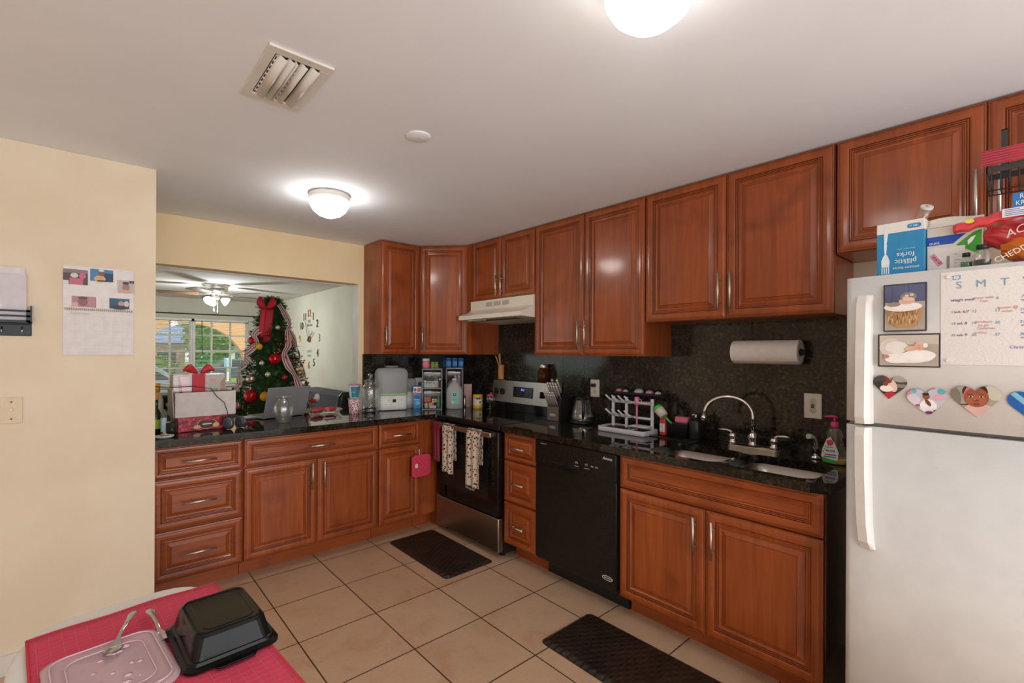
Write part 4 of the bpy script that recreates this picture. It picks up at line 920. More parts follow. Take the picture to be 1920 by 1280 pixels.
m = MB('#d8415f', rough=.9); m.prism(rrect(-.080, -.082, .080, .082, .03), 'y', -.010, 0); m.build('pad', p)
m = MB('#c4334f', rough=.9)
for k in range(-4, 5):
    for sg in (1, -1):
        a = k * .036; x0 = max(-.078, -.078 - 0) ; pts = [(x, -.0105, sg * (x) + a) for x in (-.075, .075)]
        pts = [(x, -.0108, sg * x + a) for x in [i * .0075 - .075 for i in range(21)] if abs(sg * x + a) < .076]
        if len(pts) > 1: m.tube(pts, .0012, 5)
m.tube([(x, -.005, z) for x, z in rrect(-.080, -.082, .080, .082, .03)] + [(.05, -.005, -.082)], .0055, 6); m.build('quilt_stitching', p)
m = MB('#e8d8cc', rough=.8); m.box(-.058, -.0125, -.010, -.034, -.0105, .020); m.build('care_label', p, label='small white label')
m = MB('#d8415f', rough=.9); m.tube([(-.004, -.006, .083), (-.009, -.004, .11), (0.0, -.004, .135), (.006, -.004, .11), (.003, -.006, .083)], .0022, 6); m.build('hanging_loop', p)

# ------------------------------------------------------------ wall plates and paper towel
def outlet(label, y, z, plug=False, gfci=False):
    o = thing('outlet', label, 'outlet', (-.0215, y, z), R90, 'wall outlets in the granite backsplash')
    MB('#ded9cd', rough=.4).box(-.038, -.006, -.062, .038, 0, .062, .002).build('plate', o)
    m = MB('#cfc6b2', rough=.45)
    for s_ in (-1, 1):
        m.prism([(.0155 * math.cos(a), s_ * .022 + .016 * math.sin(a)) for a in [2 * PI * k / 20 for k in range(20)]], 'y', -.0085, -.0058)
    if gfci: m.box(-.014, -.0085, -.010, .014, -.0055, .010)
    f_ = m.build('receptacle', o); m = MB('#4a4238')
    for s_ in (-1, 1):
        for x in (-.006, .0045): m.box(x, -.009, s_ * .022 - .004, x + .0018, -.0083, s_ * .022 + .005)
        m.cyl((0, -.009, s_ * .022 - .008), (0, -.0083, s_ * .022 - .008), .0022, n=8)
    if not gfci: m.cyl((0, -.0065, 0), (0, -.0058, 0), .003, n=8)
    m.build('slot', f_)
    if gfci:
        MB('#8c2f28').box(-.007, -.0105, .001, .007, -.0082, .006).build('reset_button', f_, label='small red button'); MB('#332e2a').box(-.007, -.0105, -.006, .007, -.0082, -.001).build('test_button', f_, label='small black button')
    return o
outlet('outlet with red and black test buttons in the backsplash beside the fridge', -3.079, 1.145, gfci=True)
outlet('outlet with a black plug in the backsplash behind the kettle', -1.741, 1.152)
pc = thing('plug_cord', 'black plug and cord running from the outlet down behind the kettle', 'power cord', (-.030, -1.741, 1.174), R90)
m = MB('black_plastic'); m.box(-.018, -.022, -.012, .012, -.0012, .012, .003); m.tube([(-.012, -.016, -.004), (-.03, -.028, -.012), (-.045, -.025, -.05), (-.055, -.02, -.12), (-.06, -.02, -.20), (-.05, -.03, -.255)], .0035, 8); m.build('plug_and_cord', pc)
pt = thing('paper_towel_roll', 'white paper towel roll mounted sideways on the backsplash', 'paper towels', (-.090, -2.886, 1.413), R90)
m = MB('#e3e0de', rough=.95); L = .158; R = .062
m.loft([[(x, r * math.cos(a), r * math.sin(a)) for a in [2 * PI * k / 32 for k in range(32)]] for x, r in ((-L, .021), (-L, R - .003), (-L + .003, R), (L - .003, R), (L, R - .003), (L, .021), (-L, .021))], False, False); m.build('roll', pt)
m = MB('#e9e6e4', rough=.95); m.grid(lambda u, v: (-L + .001 + (2 * L - .002) * u, (R + .001) * math.cos(PI + 2.0 * v - 1.2), (R + .001) * math.sin(PI + 2.0 * v - 1.2) * (1) - 0), 1, 10); m.build('loose_sheet', pt)
m = MB('black_plastic'); m.cyl((-L - .015, 0, 0), (L + .008, 0, 0), .010, n=14); m.cyl((L + .001, 0, 0), (L + .009, 0, 0), .017, n=18); m.box(-L - .018, -.008, -.010, -L - .010, .068, .010); m.box(L + .010, .020, -.008, L + .016, .068, .008); m.cyl((L + .012, 0, 0), (L + .013, .03, 0), .008); m.build('holder', pt)

# ------------------------------------------------------------ counter items, corner and stove side
CT = .9105
def bx(m, *a, bev=.002): return m.box(*a, bev)
# glass drink dispenser
t = thing('drink_dispenser', 'hobnail glass drink dispenser with lid and tap next to the pass-through jamb', 'dispenser', (-1.012, -.215, CT))
m = MB('glass'); m.lathe([(.055, 0), (.070, .004), (.072, .012), (.062, .022), (.070, .035), (.072, .18), (.069, .205), (.048, .225), (.044, .235), (.050, .245), (.046, .245), (.040, .235), (.044, .222), (.064, .20), (.067, .17), (.064, .04), (.05, .03)], n=28, cap0=False, cap1=False); m.build('jar', t)
m = MB('glass_dots')
for j in range(16):
    for k in range(26):
        a = 2 * PI * (k + .5 * (j % 2)) / 26; m.sphere((.0722 * math.cos(a), .0722 * math.sin(a), .045 + j * .0095), .0042, 6, 4)
q = m.build('hobnail_pattern', t); q['kind'] = 'stuff'
m = MB('glass'); m.lathe([(.050, .247), (.055, .252), (.046, .262), (.018, .272), (.010, .278), (.012, .284), (.019, .294), (.019, .304), (.012, .314), (.002, .318)], n=24, cap0=False); m.build('lid', t)
m = MB('chrome'); m.cyl((-.062, -.038, .045), (-.085, -.052, .045), .010); m.cyl((-.082, -.050, .048), (-.083, -.051, .03), .006); m.box(-.088, -.054, .05, -.076, -.048, .062, .002); m.build('tap', t)
# cups
def cup(label, loc, r0, r1, h, mt, rim):
    t = thing('printed_cup', label, 'cup', loc, 0, 'stacked printed party cups'); m = MB(mt); m.lathe([(r0, 0), (r0 + .001, .002), (r1, h), (r1 - .0015, h), (r0 - .001, .004)], n=26, cap1=True); m.build('cup', t)
    m = MB(rim, rough=.3); m.lathe([(r1 - .001, h - .003), (r1 + .003, h - .001), (r1 + .003, h + .003), (r1 - .001, h + .004)], n=26, cap0=False, cap1=False); m.build('rim', t); return t
cup('red and white printed cup on the counter, lower of the two stacked', (-1.160, -.232, CT), .038, .046, .118, 'cup_print', '#e3a7b4')
u_c = cup('pale blue cup with a red stripe stacked on the printed cup', (-1.158, -.232, CT + .123), .036, .047, .105, '#bcd6de', '#e58f9a')
m = MB('#2f8aa0', rough=.4); m.grid(lambda u, v: ((.0385 + .010 * v) * math.cos(-2.55 + 1.5 * u) * 1.0, (.0385 + .010 * v) * math.sin(-2.55 + 1.5 * u), .008 + .085 * v), 8, 2)
q = m.build('sticker', u_c, label='blue printed sticker'); text('HOLIDAY', .012, '#c04a66', q, (-.0265, -.043, .075), (PI / 2, 0, -.55), sx=.7); text('DRINK', .012, '#e5eef2', q, (-.0245, -.040, .050), (PI / 2, 0, -.55), sx=.7)
m = MB('#cf3344', rough=.4); m.grid(lambda u, v: ((.0367 + .0103 * v) * math.cos(-.95 + .45 * u), (.0367 + .0103 * v) * math.sin(-.95 + .45 * u), .004 + .098 * v), 4, 2); m.build('stripe', u_c, label='red stripe')
# steriliser
s = thing('bottle_steriliser', 'white and green baby bottle steriliser with frosted tall lid', 'steriliser', (-.800, -.175, CT), math.radians(-14)); s.scale = (.92, .92, 1)
def rr4(hx, hy, r, z, k=5): return [(x, y, z) for x, y in rrect(-hx, -hy, hx, hy, r, k)]
m = MB('plastic_white'); m.loft([rr4(.128, .10, .04, .004), rr4(.131, .103, .042, .012), rr4(.134, .105, .043, .125)]); m.build('base', s)
m = MB('#9cc48a', rough=.4); m.loft([rr4(.1345, .1055, .043, .1252), rr4(.137, .108, .044, .130), rr4(.134, .106, .043, .146)]); m.build('green_band', s, label='pale green band')
m = MB('frosted'); m.loft([rr4(.133, .105, .043, .1465), rr4(.140, .111, .045, .30), rr4(.140, .111, .045, .306), rr4(.134, .105, .045, .33), rr4(.118, .09, .045, .352), rr4(.07, .05, .04, .360)], False, True); m.build('cover', s)
m = MB('frosted'); m.box(-.045, -.014, .361, .045, .014, .366); m.box(-.06, -.022, .367, .06, .022, .374, .003); m.build('lid_handle', s)
MB('black_gloss').box(-.014, -.107, .070, .018, -.1035, .095, .001).build('display', s)
m = MB('#8b8a86')
for x in (-.075, -.05, -.03, .04, .07): m.cyl((x, -.1052, .052 if x in (-.075, -.03, .04) else .088), (x, -.1062, .052 if x in (-.075, -.03, .04) else .088), .0045, n=10)
m.build('button', s)
m = MB('#dcdad6')
for sx in (-.09, .09): m.box(sx - .02, -.07, 0, sx + .02, .07, .005)
m.build('foot', s)
s = thing('bottle_warmer', 'narrow white and green bottle dryer box right of the steriliser', 'warmer', (-.600, -.130, CT), math.radians(-14))
m = MB('plastic_white'); m.loft([rr4(.046, .07, .015, 0), rr4(.047, .071, .015, .14)]); m.build('base', s); m = MB('#9cc48a', rough=.4); m.loft([rr4(.048, .072, .015, .1405), rr4(.048, .072, .015, .152)]); m.build('green_band', s, label='pale green band'); m = MB('frosted'); m.loft([rr4(.046, .07, .015, .1525), rr4(.044, .068, .02, .25), rr4(.030, .05, .02, .258)]); m.build('cover', s)
b = thing('wipes_box', 'blue and orange tall carton in front of the white dryer box', 'box', (-.598, -.268, CT), math.radians(-33)); bx(MB('#3f8fd0', rough=.4), -.033, -.02, 0, .033, .02, .195).build('carton', b)
m = MB('#e07a3c'); pic(m, -.0206, [('#e6ecf2', rc(-.033, .14, .033, .19)), ('#3b63b8', ell(-.018, .165, .012, .014)), ('#e07a3c', ell(.014, .165, .017, .02)), ('#e07a3c', ell(-.016, .135, .012, .012)), ('#2a64b0', ell(.0, .10, .026, .02)), ('#bfe0f2', rc(-.025, .075, .02, .082)), ('#7cc0e8', ell(.005, .05, .02, .018))]); m.build('printed_front', b, normals=False)
b = thing('grey_carton', 'pale grey carton standing behind the blue carton', 'box', (-.512, -.150, CT), math.radians(-20)); bx(MB('#b9bcc0', rough=.5), -.035, -.03, 0, .035, .03, .262).build('carton', b); bx(MB('#3c4152'), -.01, -.0312, .19, .018, -.0302, .225, bev=0).build('printed_mark', b)
jar('pill_bottle', 'tiny amber vitamin bottle at the foot of the blue carton', 'bottle', (-.560, -.330, CT), [(.012, 0), (.013, .003), (.013, .03), (.010, .036)], 'amber_glass', [(.0115, .036), (.0115, .046)], '#c98a3c')
# two clear racks with contents
RR = math.radians(-33); _c, _s = math.cos(RR), math.sin(RR)
def rot2(x, y): return (x * _c - y * _s, x * _s + y * _c)
def rack(label, loc, tiers, w, d, h):
    r = thing('storage_rack', label, 'rack', loc, RR, 'clear two-tier storage racks in the corner'); m = MB('#86848a', rough=.5)
    for x in (-w, w):
        for y in (-d, d): m.box(x - .003, y - .003, 0, x + .003, y + .003, h)
    for z in tiers:
        for y in (-d, d): m.box(-w, y - .004, z - .004, w, y + .004, z + .004)
        for x in (-w, w): m.box(x - .003, -d, z - .004, x + .003, d, z + .004)
    m.build('frame', r)
    for i in range(len(tiers) - 1):
        z = tiers[i] + .005; hh_ = (tiers[i + 1] - tiers[i]) * .80; g = MB('film')
        g.loft([rr4(w - .006, d - .006, .006, z + .001, 2), rr4(w - .006, d - .006, .006, z + hh_, 2)], True, False); g.build('bin', r)
    MB('film').box(-w, -d, tiers[-1] + .0045, w, d, tiers[-1] + .0065).build('top_shelf', r)
    return r
RL = (-.512, -.372, CT); RD = (-.262, -.352, CT); RH = .346
rack('left clear storage rack holding small bottles, under the pink jar', RL, (.006, .182, RH), .082, .075, RH)
rack('right clear storage rack behind the plastic jug', RD, (.006, .182, RH), .072, .07, RH)
zt = CT + RH + .008
def inrack(x, y, z):
    old, new = ((-.520, -.370), RL) if x < -.43 else ((-.345, -.355), RD)
    a, b_ = rot2(x - old[0], y - old[1]); return (new[0] + a, new[1] + b_, z)
t = jar('candle_jar', 'pink glass jar with silver lid on top of the left rack', 'jar', inrack(-.573, -.395, zt), [(.024, 0), (.030, .006), (.033, .03), (.030, .055), (.026, .062)], '#e0788a', [(.031, .062), (.032, .064), (.032, .082), (.030, .084)], '#c9c4c2')
for i, (x, lb) in enumerate(((-.517, 'baby food jar with green lid nearest the pink jar'), (-.484, 'baby food jar with green lid nearest the blue containers'))):
    jar('food_jar', lb, 'jar', inrack(x, -.385 + i * .005, zt), [(.015, 0), (.018, .004), (.018, .036), (.014, .044)], '#8a8e4a', [(.0165, .0445), (.0165, .054)], '#46b83a', group='green-lid jars on the rack')
for i, lb in enumerate(('leftmost of the three blue plastic containers on the right rack', 'middle one of the three blue plastic containers on the right rack', 'rightmost of the three blue plastic containers on the right rack')):
    t = thing('milk_container', lb, 'container', inrack(-.399 + i * .055, -.375, zt), RR, 'blue milk containers')
    m = MB('#2f77b8', rough=.35); m.loft([rr4(.021, .03, .008, 0), rr4(.025, .034, .01, .02), rr4(.0255, .034, .01, .055), rr4(.023, .03, .01, .078)]); m.build('tub', t)
    m = MB('#3d88cb', rough=.3); m.loft([rr4(.0235, .031, .01, .0782), rr4(.023, .031, .01, .085), rr4(.019, .026, .008, .088)]); m.build('lid', t)
b = thing('spray_bottle', 'tall dark blue sprayed bottle behind the blue containers', 'bottle', inrack(-.430, -.315, zt)); MB('#1f5f9c', rough=.35).lathe([(.02, 0), (.022, .004), (.022, .07), (.012, .085), (.010, .09)]).build('bottle', b)
# contents of the left rack
zz = CT + .190; zl = CT + .014
cyl3 = [(.013, 0), (.014, .003), (.014, .036), (.010, .042)]
jar('pill_bottle', 'white bottle with pale grey cap in the upper bin of the left rack', 'bottle', inrack(-.485, -.415, zz), [(.018, 0), (.019, .003), (.019, .05), (.013, .06)], '#c9c6c2', [(.015, .0605), (.015, .085)], '#7d8088', group='bottles in the clear racks')
jar('pill_bottle', 'mint green bottle in the upper bin of the left rack', 'bottle', inrack(-.580, -.415, zz), cyl3, '#b8d6c8', [(.0115, .0425), (.0115, .06)], '#dfe7e2', group='bottles in the clear racks')
jar('pill_bottle', 'cream bottle with orange cap in the lower bin of the left rack', 'bottle', inrack(-.570, -.420, zl), cyl3, '#e5d3b0', [(.0115, .0425), (.0115, .056)], '#d0743a', group='bottles in the clear racks')
jar('pill_bottle', 'green squeeze bottle in the lower bin of the left rack', 'bottle', inrack(-.468, -.415, zl), [(.010, 0), (.014, .02), (.013, .07), (.008, .085)], '#3da34a', [(.006, .0855), (.004, .10)], '#3da34a', group='bottles in the clear racks')
for nm, lb, x, y, z, w, hh, c, c2 in (('small_box', 'white lying box in the upper bin of the left rack', -.535, -.42, zz, .035, .028, '#ddd8d2', '#a9b9c0'), ('small_box', 'grey-green box stacked in the upper bin of the left rack', -.535, -.40, zz + .03, .03, .025, '#b9c4b6', '#8b9a90'), ('small_box', 'blue and orange box in the lower bin of the left rack', -.560, -.365, zl + .05, .028, .04, '#d5693c', '#4a90cc'), ('small_box', 'tan box in the lower bin of the left rack', -.530, -.385, zl, .022, .045, '#c99a62', '#e2c49a'), ('small_box', 'pink and white lying tube box in the lower bin of the left rack', -.515, -.425, zl, .03, .022, '#c9bfc8', '#e0a29c'), ('small_box', 'white box with orange print in the lower bin of the left rack', -.500, -.375, zl + .045, .022, .03, '#e6dfd6', '#d8703a')):
    b = thing(nm, lb, 'box', inrack(x, y, z), RR, 'small boxes in the clear racks'); bx(MB(c, rough=.5), -w, -.014, 0, w, .014, hh, bev=.001).build('carton', b); bx(MB(c2, rough=.5), -w * .6, -.0152, hh * .3, w * .5, -.0142, hh * .75, bev=0).build('printed_panel', b)
for i, (x, lb) in enumerate(((-.335, 'clear baby bottle leaning in the upper bin of the right rack'), (-.305, 'clear baby bottle at the right end of the upper bin of the right rack'))):
    jar('baby_bottle', lb, 'bottle', inrack(x, -.375, zz), [(.014, 0), (.016, .004), (.015, .06), (.012, .07)], '#b9a6b6', [(.014, .0705), (.010, .085), (.004, .10)], '#d9cfd6', group='baby bottles in the right rack')
t = thing('bib_cloth', 'crumpled pink cloth in the upper bin of the right rack', 'cloth', inrack(-.375, -.38, zz)); m = MB('#c99aa2', rough=.9); m.grid(lambda u, v: (-.035 + .07 * u, -.025 + .05 * v, .004 + .045 * math.sin(PI * u) * math.sin(PI * v) + .008 * math.sin(14 * u + 9 * v)), 12, 12); solidify(m.build('cloth', t), .002, 1)
# jug
j = thing('water_jug', 'cloudy plastic gallon jug with a mint green label', 'jug', (-.345, -.470, CT), math.radians(-34))
m = MB('jug_plastic'); m.loft([rr4(.066, .055, .035, 0), rr4(.072, .06, .04, .012), rr4(.072, .06, .04, .14), rr4(.066, .055, .04, .175), rr4(.045, .04, .03, .21), rr4(.022, .022, .02, .235), rr4(.018, .018, .0175, .25)]); m.build('bottle', j)
m = MB('#dfe5e3', rough=.4); m.lathe([(.0205, .2505), (.0205, .262), (.018, .264)], n=16); m.build('cap', j)
m = MB('#8fc9bf', rough=.5); m.prism(rrect(-.030, .045, .036, .152, .008), 'y', -.0625, -.0606); lb = m.build('label', j, label='mint green label')
m = MB('#2c3a6a'); m.prism(ell(.0, .128, .014, .014), 'y', -.0632, -.0626); m.set('#c9a8a0').prism(ell(.0, .130, .007, .008), 'y', -.0637, -.0633); m.set('#d9ece8').prism(rc(-.024, .055, -.008, .072), 'y', -.0632, -.0626); m.set('#6aa79c').box(-.02, -.0632, .085, .024, -.0626, .089); m.build('printed_emblem', lb)
b = thing('pink_carton', 'dusty pink tall carton between the jug and the formula can', 'box', (-.165, -.425, CT), math.radians(-30)); bx(MB('#c39a90', rough=.5), -.036, -.02, 0, .036, .02, .205).build('carton', b); text('A', .02, '#6b4a48', b, (-.02, -.0208, .17))
jar('silver_bottle', 'small silver bottle in front of the pink carton', 'bottle', (-.222, -.455, CT), [(.013, 0), (.0145, .003), (.0145, .07), (.010, .082), (.010, .09)], 'steel_v', [(.0105, .0905), (.0105, .105)], '#5a5a5c')
c = thing('formula_can', 'yellow and white baby formula can by the stove edge', 'can', (-.165, -.572, CT)); m = MB('#e4c04c', rough=.35)
m.lathe([(.042, 0), (.043, .002), (.043, .030)], n=28, cap1=False); m.set('#ece2c8', rough=.4).lathe([(.0431, .030), (.0431, .085)], n=28, cap0=False, cap1=False); m.set('#e0b238', rough=.35).lathe([(.043, .085), (.043, .118), (.041, .122), (.001, .122)], n=28, cap0=False); m.build('can', c)
m = MB('#2b4a90', rough=.4)
def onc(u, z, r=.0436, a0=-2.55): a = a0 + u / r; return (r * math.cos(a), r * math.sin(a), z)
m.grid(lambda u, v: onc(-.002 + .040 * u, .080 + .016 * v), 8, 2); m.grid(lambda u, v: onc(.028 + .014 * u, .048 + .016 * v), 5, 2); q = m.build('blue_brand_oval', c, label='blue printed badges')
g_ = thing('toy_goblet', 'small clear goblet with a pink cap on the stove edge', 'goblet', (-.130, -.700, .9125)); m = MB('glass'); m.lathe([(.026, 0), (.027, .002), (.006, .006), (.004, .012), (.005, .02), (.004, .045), (.010, .052), (.028, .070), (.032, .090), (.028, .110), (.026, .110), (.029, .090), (.020, .066)], n=24, cap1=False); m.build('glass_bowl', g_)
m = MB('#e0507a', rough=.5); m.lathe([(.029, .1105), (.030, .116), (.022, .128), (.010, .130)], n=18); m.tube([(.008, 0, .125), (.016, 0, .142)], .007); m.build('pink_cap', g_, label='pink cap')
# on the stove back panel
w = thing('utensil_holder', 'light wooden cylinder of chopsticks and spoons on the stove back', 'utensil holder', (-.052, -.755, 1.1725)); m = MB('#c58a4a', rough=.5); m.lathe([(.026, 0), (.027, .002), (.027, .125), (.023, .125), (.022, .01)], n=22); m.build('holder', w)
for i, (dx, dy) in enumerate(((-.01, .030), (.004, .022), (-.004, .010), (.006, .016))):
    m = MB('#d1a268', rough=.6); m.tube([(dx * .3, dy * .1 + .004 * i - .008, .008), (dx, dy, .14), (dx * 1.8, dy * 1.8, .205 + .006 * i)], [.0035, .004, .005], 7); m.build('utensil', w)
t = thing('spice_jar', 'glass jar of dark brown contents with silver lid on the stove back', 'jar', (-.069, -1.275, 1.1725)); m = MB('amber_glass'); m.lathe([(.040, 0), (.044, .006), (.044, .085), (.030, .105), (.028, .11)], n=24); m.build('body', t); MB('leather_black').lathe([(.001, .002), (.038, .003), (.040, .07), (.001, .072)], n=24).build('contents', t); m = MB('nickel'); m.lathe([(.031, .1105), (.032, .112), (.032, .138), (.030, .140), (.001, .140)], n=24); m.build('lid', t)
# knife block
k = thing('knife_block', 'black knife block full of steel-handled knives beside the stove', 'knife block', (-.135, -1.520, CT), R90); wv = .052; k.scale = (1.05, 1.05, 1.25)
m = MB('black_plastic'); m.prism([(-.085, 0), (-.085, .085), (-.02, .165), (.075, .115), (.045, 0)][::-1], 'x', -wv, wv); m.build('block', k)
m = MB('#6f605a', rough=.4); m.box(-wv, -.0868, .002, wv, -.0853, .083); q = m.build('front_plate', k); m = MB('nickel'); m.prism(ell(0, .035, .030, .009), 'y', -.0895, -.087); m.build('name_badge', q)
def knife(x, y, z, L, r, kk=k):
    m = MB('#c9c3b8', metal=.6, rough=.35); d = Vector((0, -.52, .85)).normalized(); p0 = Vector((x, y, z)); 
    m.tube([p0, p0 + d * L * .3, p0 + d * L * .8, p0 + d * L * .95 + Vector((0, .002, -.002))], [r * .75, r, r * 1.05, r * .8], 10); m.sphere(p0 + d * L, r * 1.15, 10, 6); m.build('knife_handle', kk)
for i in range(6): knife(-.042 + i * .0168, -.083, .088, .09, .0062)
for i in range(4): knife(-.036 + i * .024, -.050, .130, .10, .0085)
for i in range(2): knife(-.024 + i * .045, -.025, .161, .085, .009)
m = MB('steel_v'); m.box(.0535, -.078, .006, .0545, -.073, .15); m.build('edge_strip', k)
# kettle
k = thing('coffee_carafe', 'glass carafe kettle with black handle and base near the knife block', 'kettle', (-.135, -1.715, CT)); m = MB('black_plastic'); m.lathe([(.080, 0), (.085, .004), (.084, .016), (.070, .022), (.001, .022)], n=28); m.build('power_base', k)
m = MB('glass'); m.lathe([(.070, .0225), (.075, .030), (.076, .045), (.062, .12), (.050, .155), (.046, .165), (.044, .165), (.048, .150), (.060, .115), (.073, .045)], n=28, cap0=True, cap1=False); m.build('glass_body', k)
m = MB('steel_v'); m.lathe([(.0765, .030), (.0775, .034), (.0765, .050)], n=28, cap0=False, cap1=False); m.build('steel_ring', k)
m = MB('black_plastic'); m.lathe([(.047, .166), (.050, .170), (.048, .18), (.02, .19), (.001, .19)], n=24); m.build('lid', k)
m = MB('black_plastic'); m.tube([(-.030, -.024, .178), (-.050, -.044, .182), (-.068, -.062, .165), (-.076, -.070, .11), (-.074, -.067, .055), (-.064, -.058, .04)], [.007, .010, .011, .011, .010, .007], 10); m.build('handle', k)
# drying rack
d = thing('drying_rack', 'grey-white folding drying rack with a tray, in front of the black shelf', 'drying rack', (-.215, -2.135, CT), R90)
m = MB('#cfcbd0', rough=.4); m.loft([rr4(.165, .085, .02, 0), rr4(.168, .088, .022, .004), rr4(.168, .088, .022, .030), rr4(.162, .082, .02, .031), rr4(.160, .080, .02, .012)]); m.build('tray', d)
m = MB('#2a2829', rough=.5); m.loft([rr4(.158, .078, .02, .0125), rr4(.158, .078, .02, .020)]); m.build('tray_insert', d)
m = MB('#dcd8df', rough=.4)
for x in (-.13, -.03, .15):
    m.box(x - .008, .03, .021, x + .008, .045, .215, .002)
for z in (.085, .175):
    m.box(-.138, .032, z, .16, .043, z + .014, .002)
    for x in (-.118, -.072, -.026, .02):
        m.tube([(x, .035, z + .006), (x - .012, .0, z + .022), (x - .024, -.03, z + .05)], [.007, .006, .005], 8)
m.box(.04, -.03, .19, .155, .035, .197, .001); m.box(.04, -.03, .045, .155, .035, .052, .001)
m.build('rack_frame', d)
q = thing('bottle_brush', 'pink long-handled bottle brush standing in the drying rack', 'brush', (-.235, -2.185, CT + .022), R90); m = MB('#d983a6', rough=.4); m.cyl((.03, 0, .002), (.03, 0, .155), .006); m.cyl((.03, 0, .156), (.03, 0, .205), .014); m.tube([(.044, 0, .195), (.060, 0, .19), (.060, 0, .172), (.044, 0, .168)], .003, 6); m.build('handle', q)
for i, (c_, x, y, r) in enumerate((('#d8737f', -.00, -.02, .6), ('#55b59c', .018, -.028, -.5), ('#e2dfe2', .03, -.012, .2))):
    q = thing('small_spoon', ('coral', 'mint', 'white')[i] + ' baby spoon lying on the drying rack tray', 'spoon', (-.245, -2.17 - x, CT + .0215), r, 'baby spoons on the tray'); m = MB(c_, rough=.4); m.tube([(-.035, 0, .004), (.01, 0, .005), (.022, 0, .005), (.034, 0, .004)], [.003, .003, .008, .003], 8); m.build('spoon', q)
# black shelf behind with pacifiers
d = thing('mug_tree_shelf', 'black slatted shelf behind the drying rack with pastel bowls on top', 'rack', (-.075, -2.135, CT), R90)
m = MB('black_plastic'); m.box(-.175, -.04, .225, .175, .045, .238, .002); m.box(-.175, .03, 0, -.165, .045, .225); m.box(.165, .03, 0, .175, .045, .225); m.box(-.175, -.04, .06, .175, .045, .068)
for i in range(8): m.tube([(-.15 + .042 * i, -.04, .225), (-.155 + .042 * i, -.055, .20)], .004, 6)
m.build('shelf', d)
for i, (x, c_, r, cn) in enumerate(((-.155, '#d48c9c', .022, 'pink'), (-.105, '#c9cfc6', .018, 'pale green'), (-.005, '#b9b4c4', .032, 'large lilac'), (.07, '#c98ca4', .026, 'rose'), (.13, '#cdbfb8', .020, 'beige'))):
    q = thing('baby_bowl', cn + ' upturned baby bowl on top of the black slatted shelf', 'bowl', (-.078, -2.135 - x, CT + .2385), 0, 'pastel baby bowls on the black shelf'); m = MB(c_, rough=.45); m.lathe([(r, 0), (r * .95, r * .3), (r * .7, r * .62), (r * .3, r * .8), (.001, r * .84)], n=18); m.build('lid', q)
# black bin with sponge, brush, detergent
b = thing('sink_caddy', 'black rectangular sink caddy left of the sink', 'caddy', (-.115, -2.405, CT), R90); m = MB('black_plastic'); m.loft([rr4(.085, .042, .01, 0), rr4(.092, .048, .01, .085), rr4(.092, .048, .01, .088), rr4(.087, .043, .01, .088), rr4(.082, .04, .01, .01)]); m.build('bin', b)
t_ = thing('drying_mat', 'black drying mat edge under the sink caddy', 'mat', (-.205, -2.43, CT), R90); m = MB('black_plastic'); m.loft([rr4(.15, .035, .01, 0), rr4(.15, .035, .01, .004)]); m.build('mat', t_)
q = thing('dish_brush', 'bright green dish brush with white bristles leaning on the sink caddy', 'brush', (-.175, -2.325, CT + .09), (0, math.radians(8), R90)); m = MB('#3fc23c', rough=.4); m.tube([(.085, 0, .004), (.060, 0, .018), (.030, 0, .040)], [.005, .007, .006], 8); m.build('handle', q); m = MB('#d9d3c4', rough=.9); m.cyl((.032, 0, .036), (-.010, 0, .068), .026, .030, 16); m.build('bristles', q); m = MB('#3fd032', rough=.4); m.cyl((-.011, 0, .069), (-.026, 0, .080), .032, .022, 18); m.build('green_cap', q)
q = thing('detergent_bottle', 'red and white cleaning bottle behind the green brush', 'bottle', (-.165, -2.352, CT + .006), R90); m = MB('#c43a3e', rough=.4); m.box(-.018, -.014, 0, .018, .014, .12, .004); m.cyl((0, 0, .12), (0, 0, .145), .012); m.build('bottle', q); m = MB('#e8e0de'); m.box(-.016, -.0152, .02, .016, -.0142, .07); z_ = m.build('label', q); text('DUTU', .020, '#c43a3e', z_, (0, -.0156, .045), (PI / 2, -PI / 2, 0))
q = thing('sponge', 'pink sponge scrubber resting on the edge of the sink caddy', 'sponge', (-.135, -2.455, CT + .0885), R90); m = MB('#d8728a', rough=.9); m.loft([rr4(.036, .022, .008, .0), rr4(.04, .025, .01, .012), rr4(.036, .022, .01, .034)]); m.build('sponge', q)
q = thing('soap_dispenser', 'ribbed black soap dispenser between caddy and faucet', 'soap dispenser', (-.135, -2.535, CT)); m = MB('black_plastic'); n = 40
m.loft([[((r + .0015 * (k % 2)) * math.cos(2 * PI * k / n), (r + .0015 * (k % 2)) * math.sin(2 * PI * k / n), z) for k in range(n)] for r, z in ((.034, 0), (.036, .004), (.036, .10), (.030, .115), (.014, .122))]); m.build('bottle', q); m = MB('chrome'); m.cyl((0, 0, .122), (0, 0, .138), .008); m.tube([(0, 0, .138), (0, 0, .146), (-.03, .008, .144)], [.006, .007, .004], 8); m.build('pump', q)
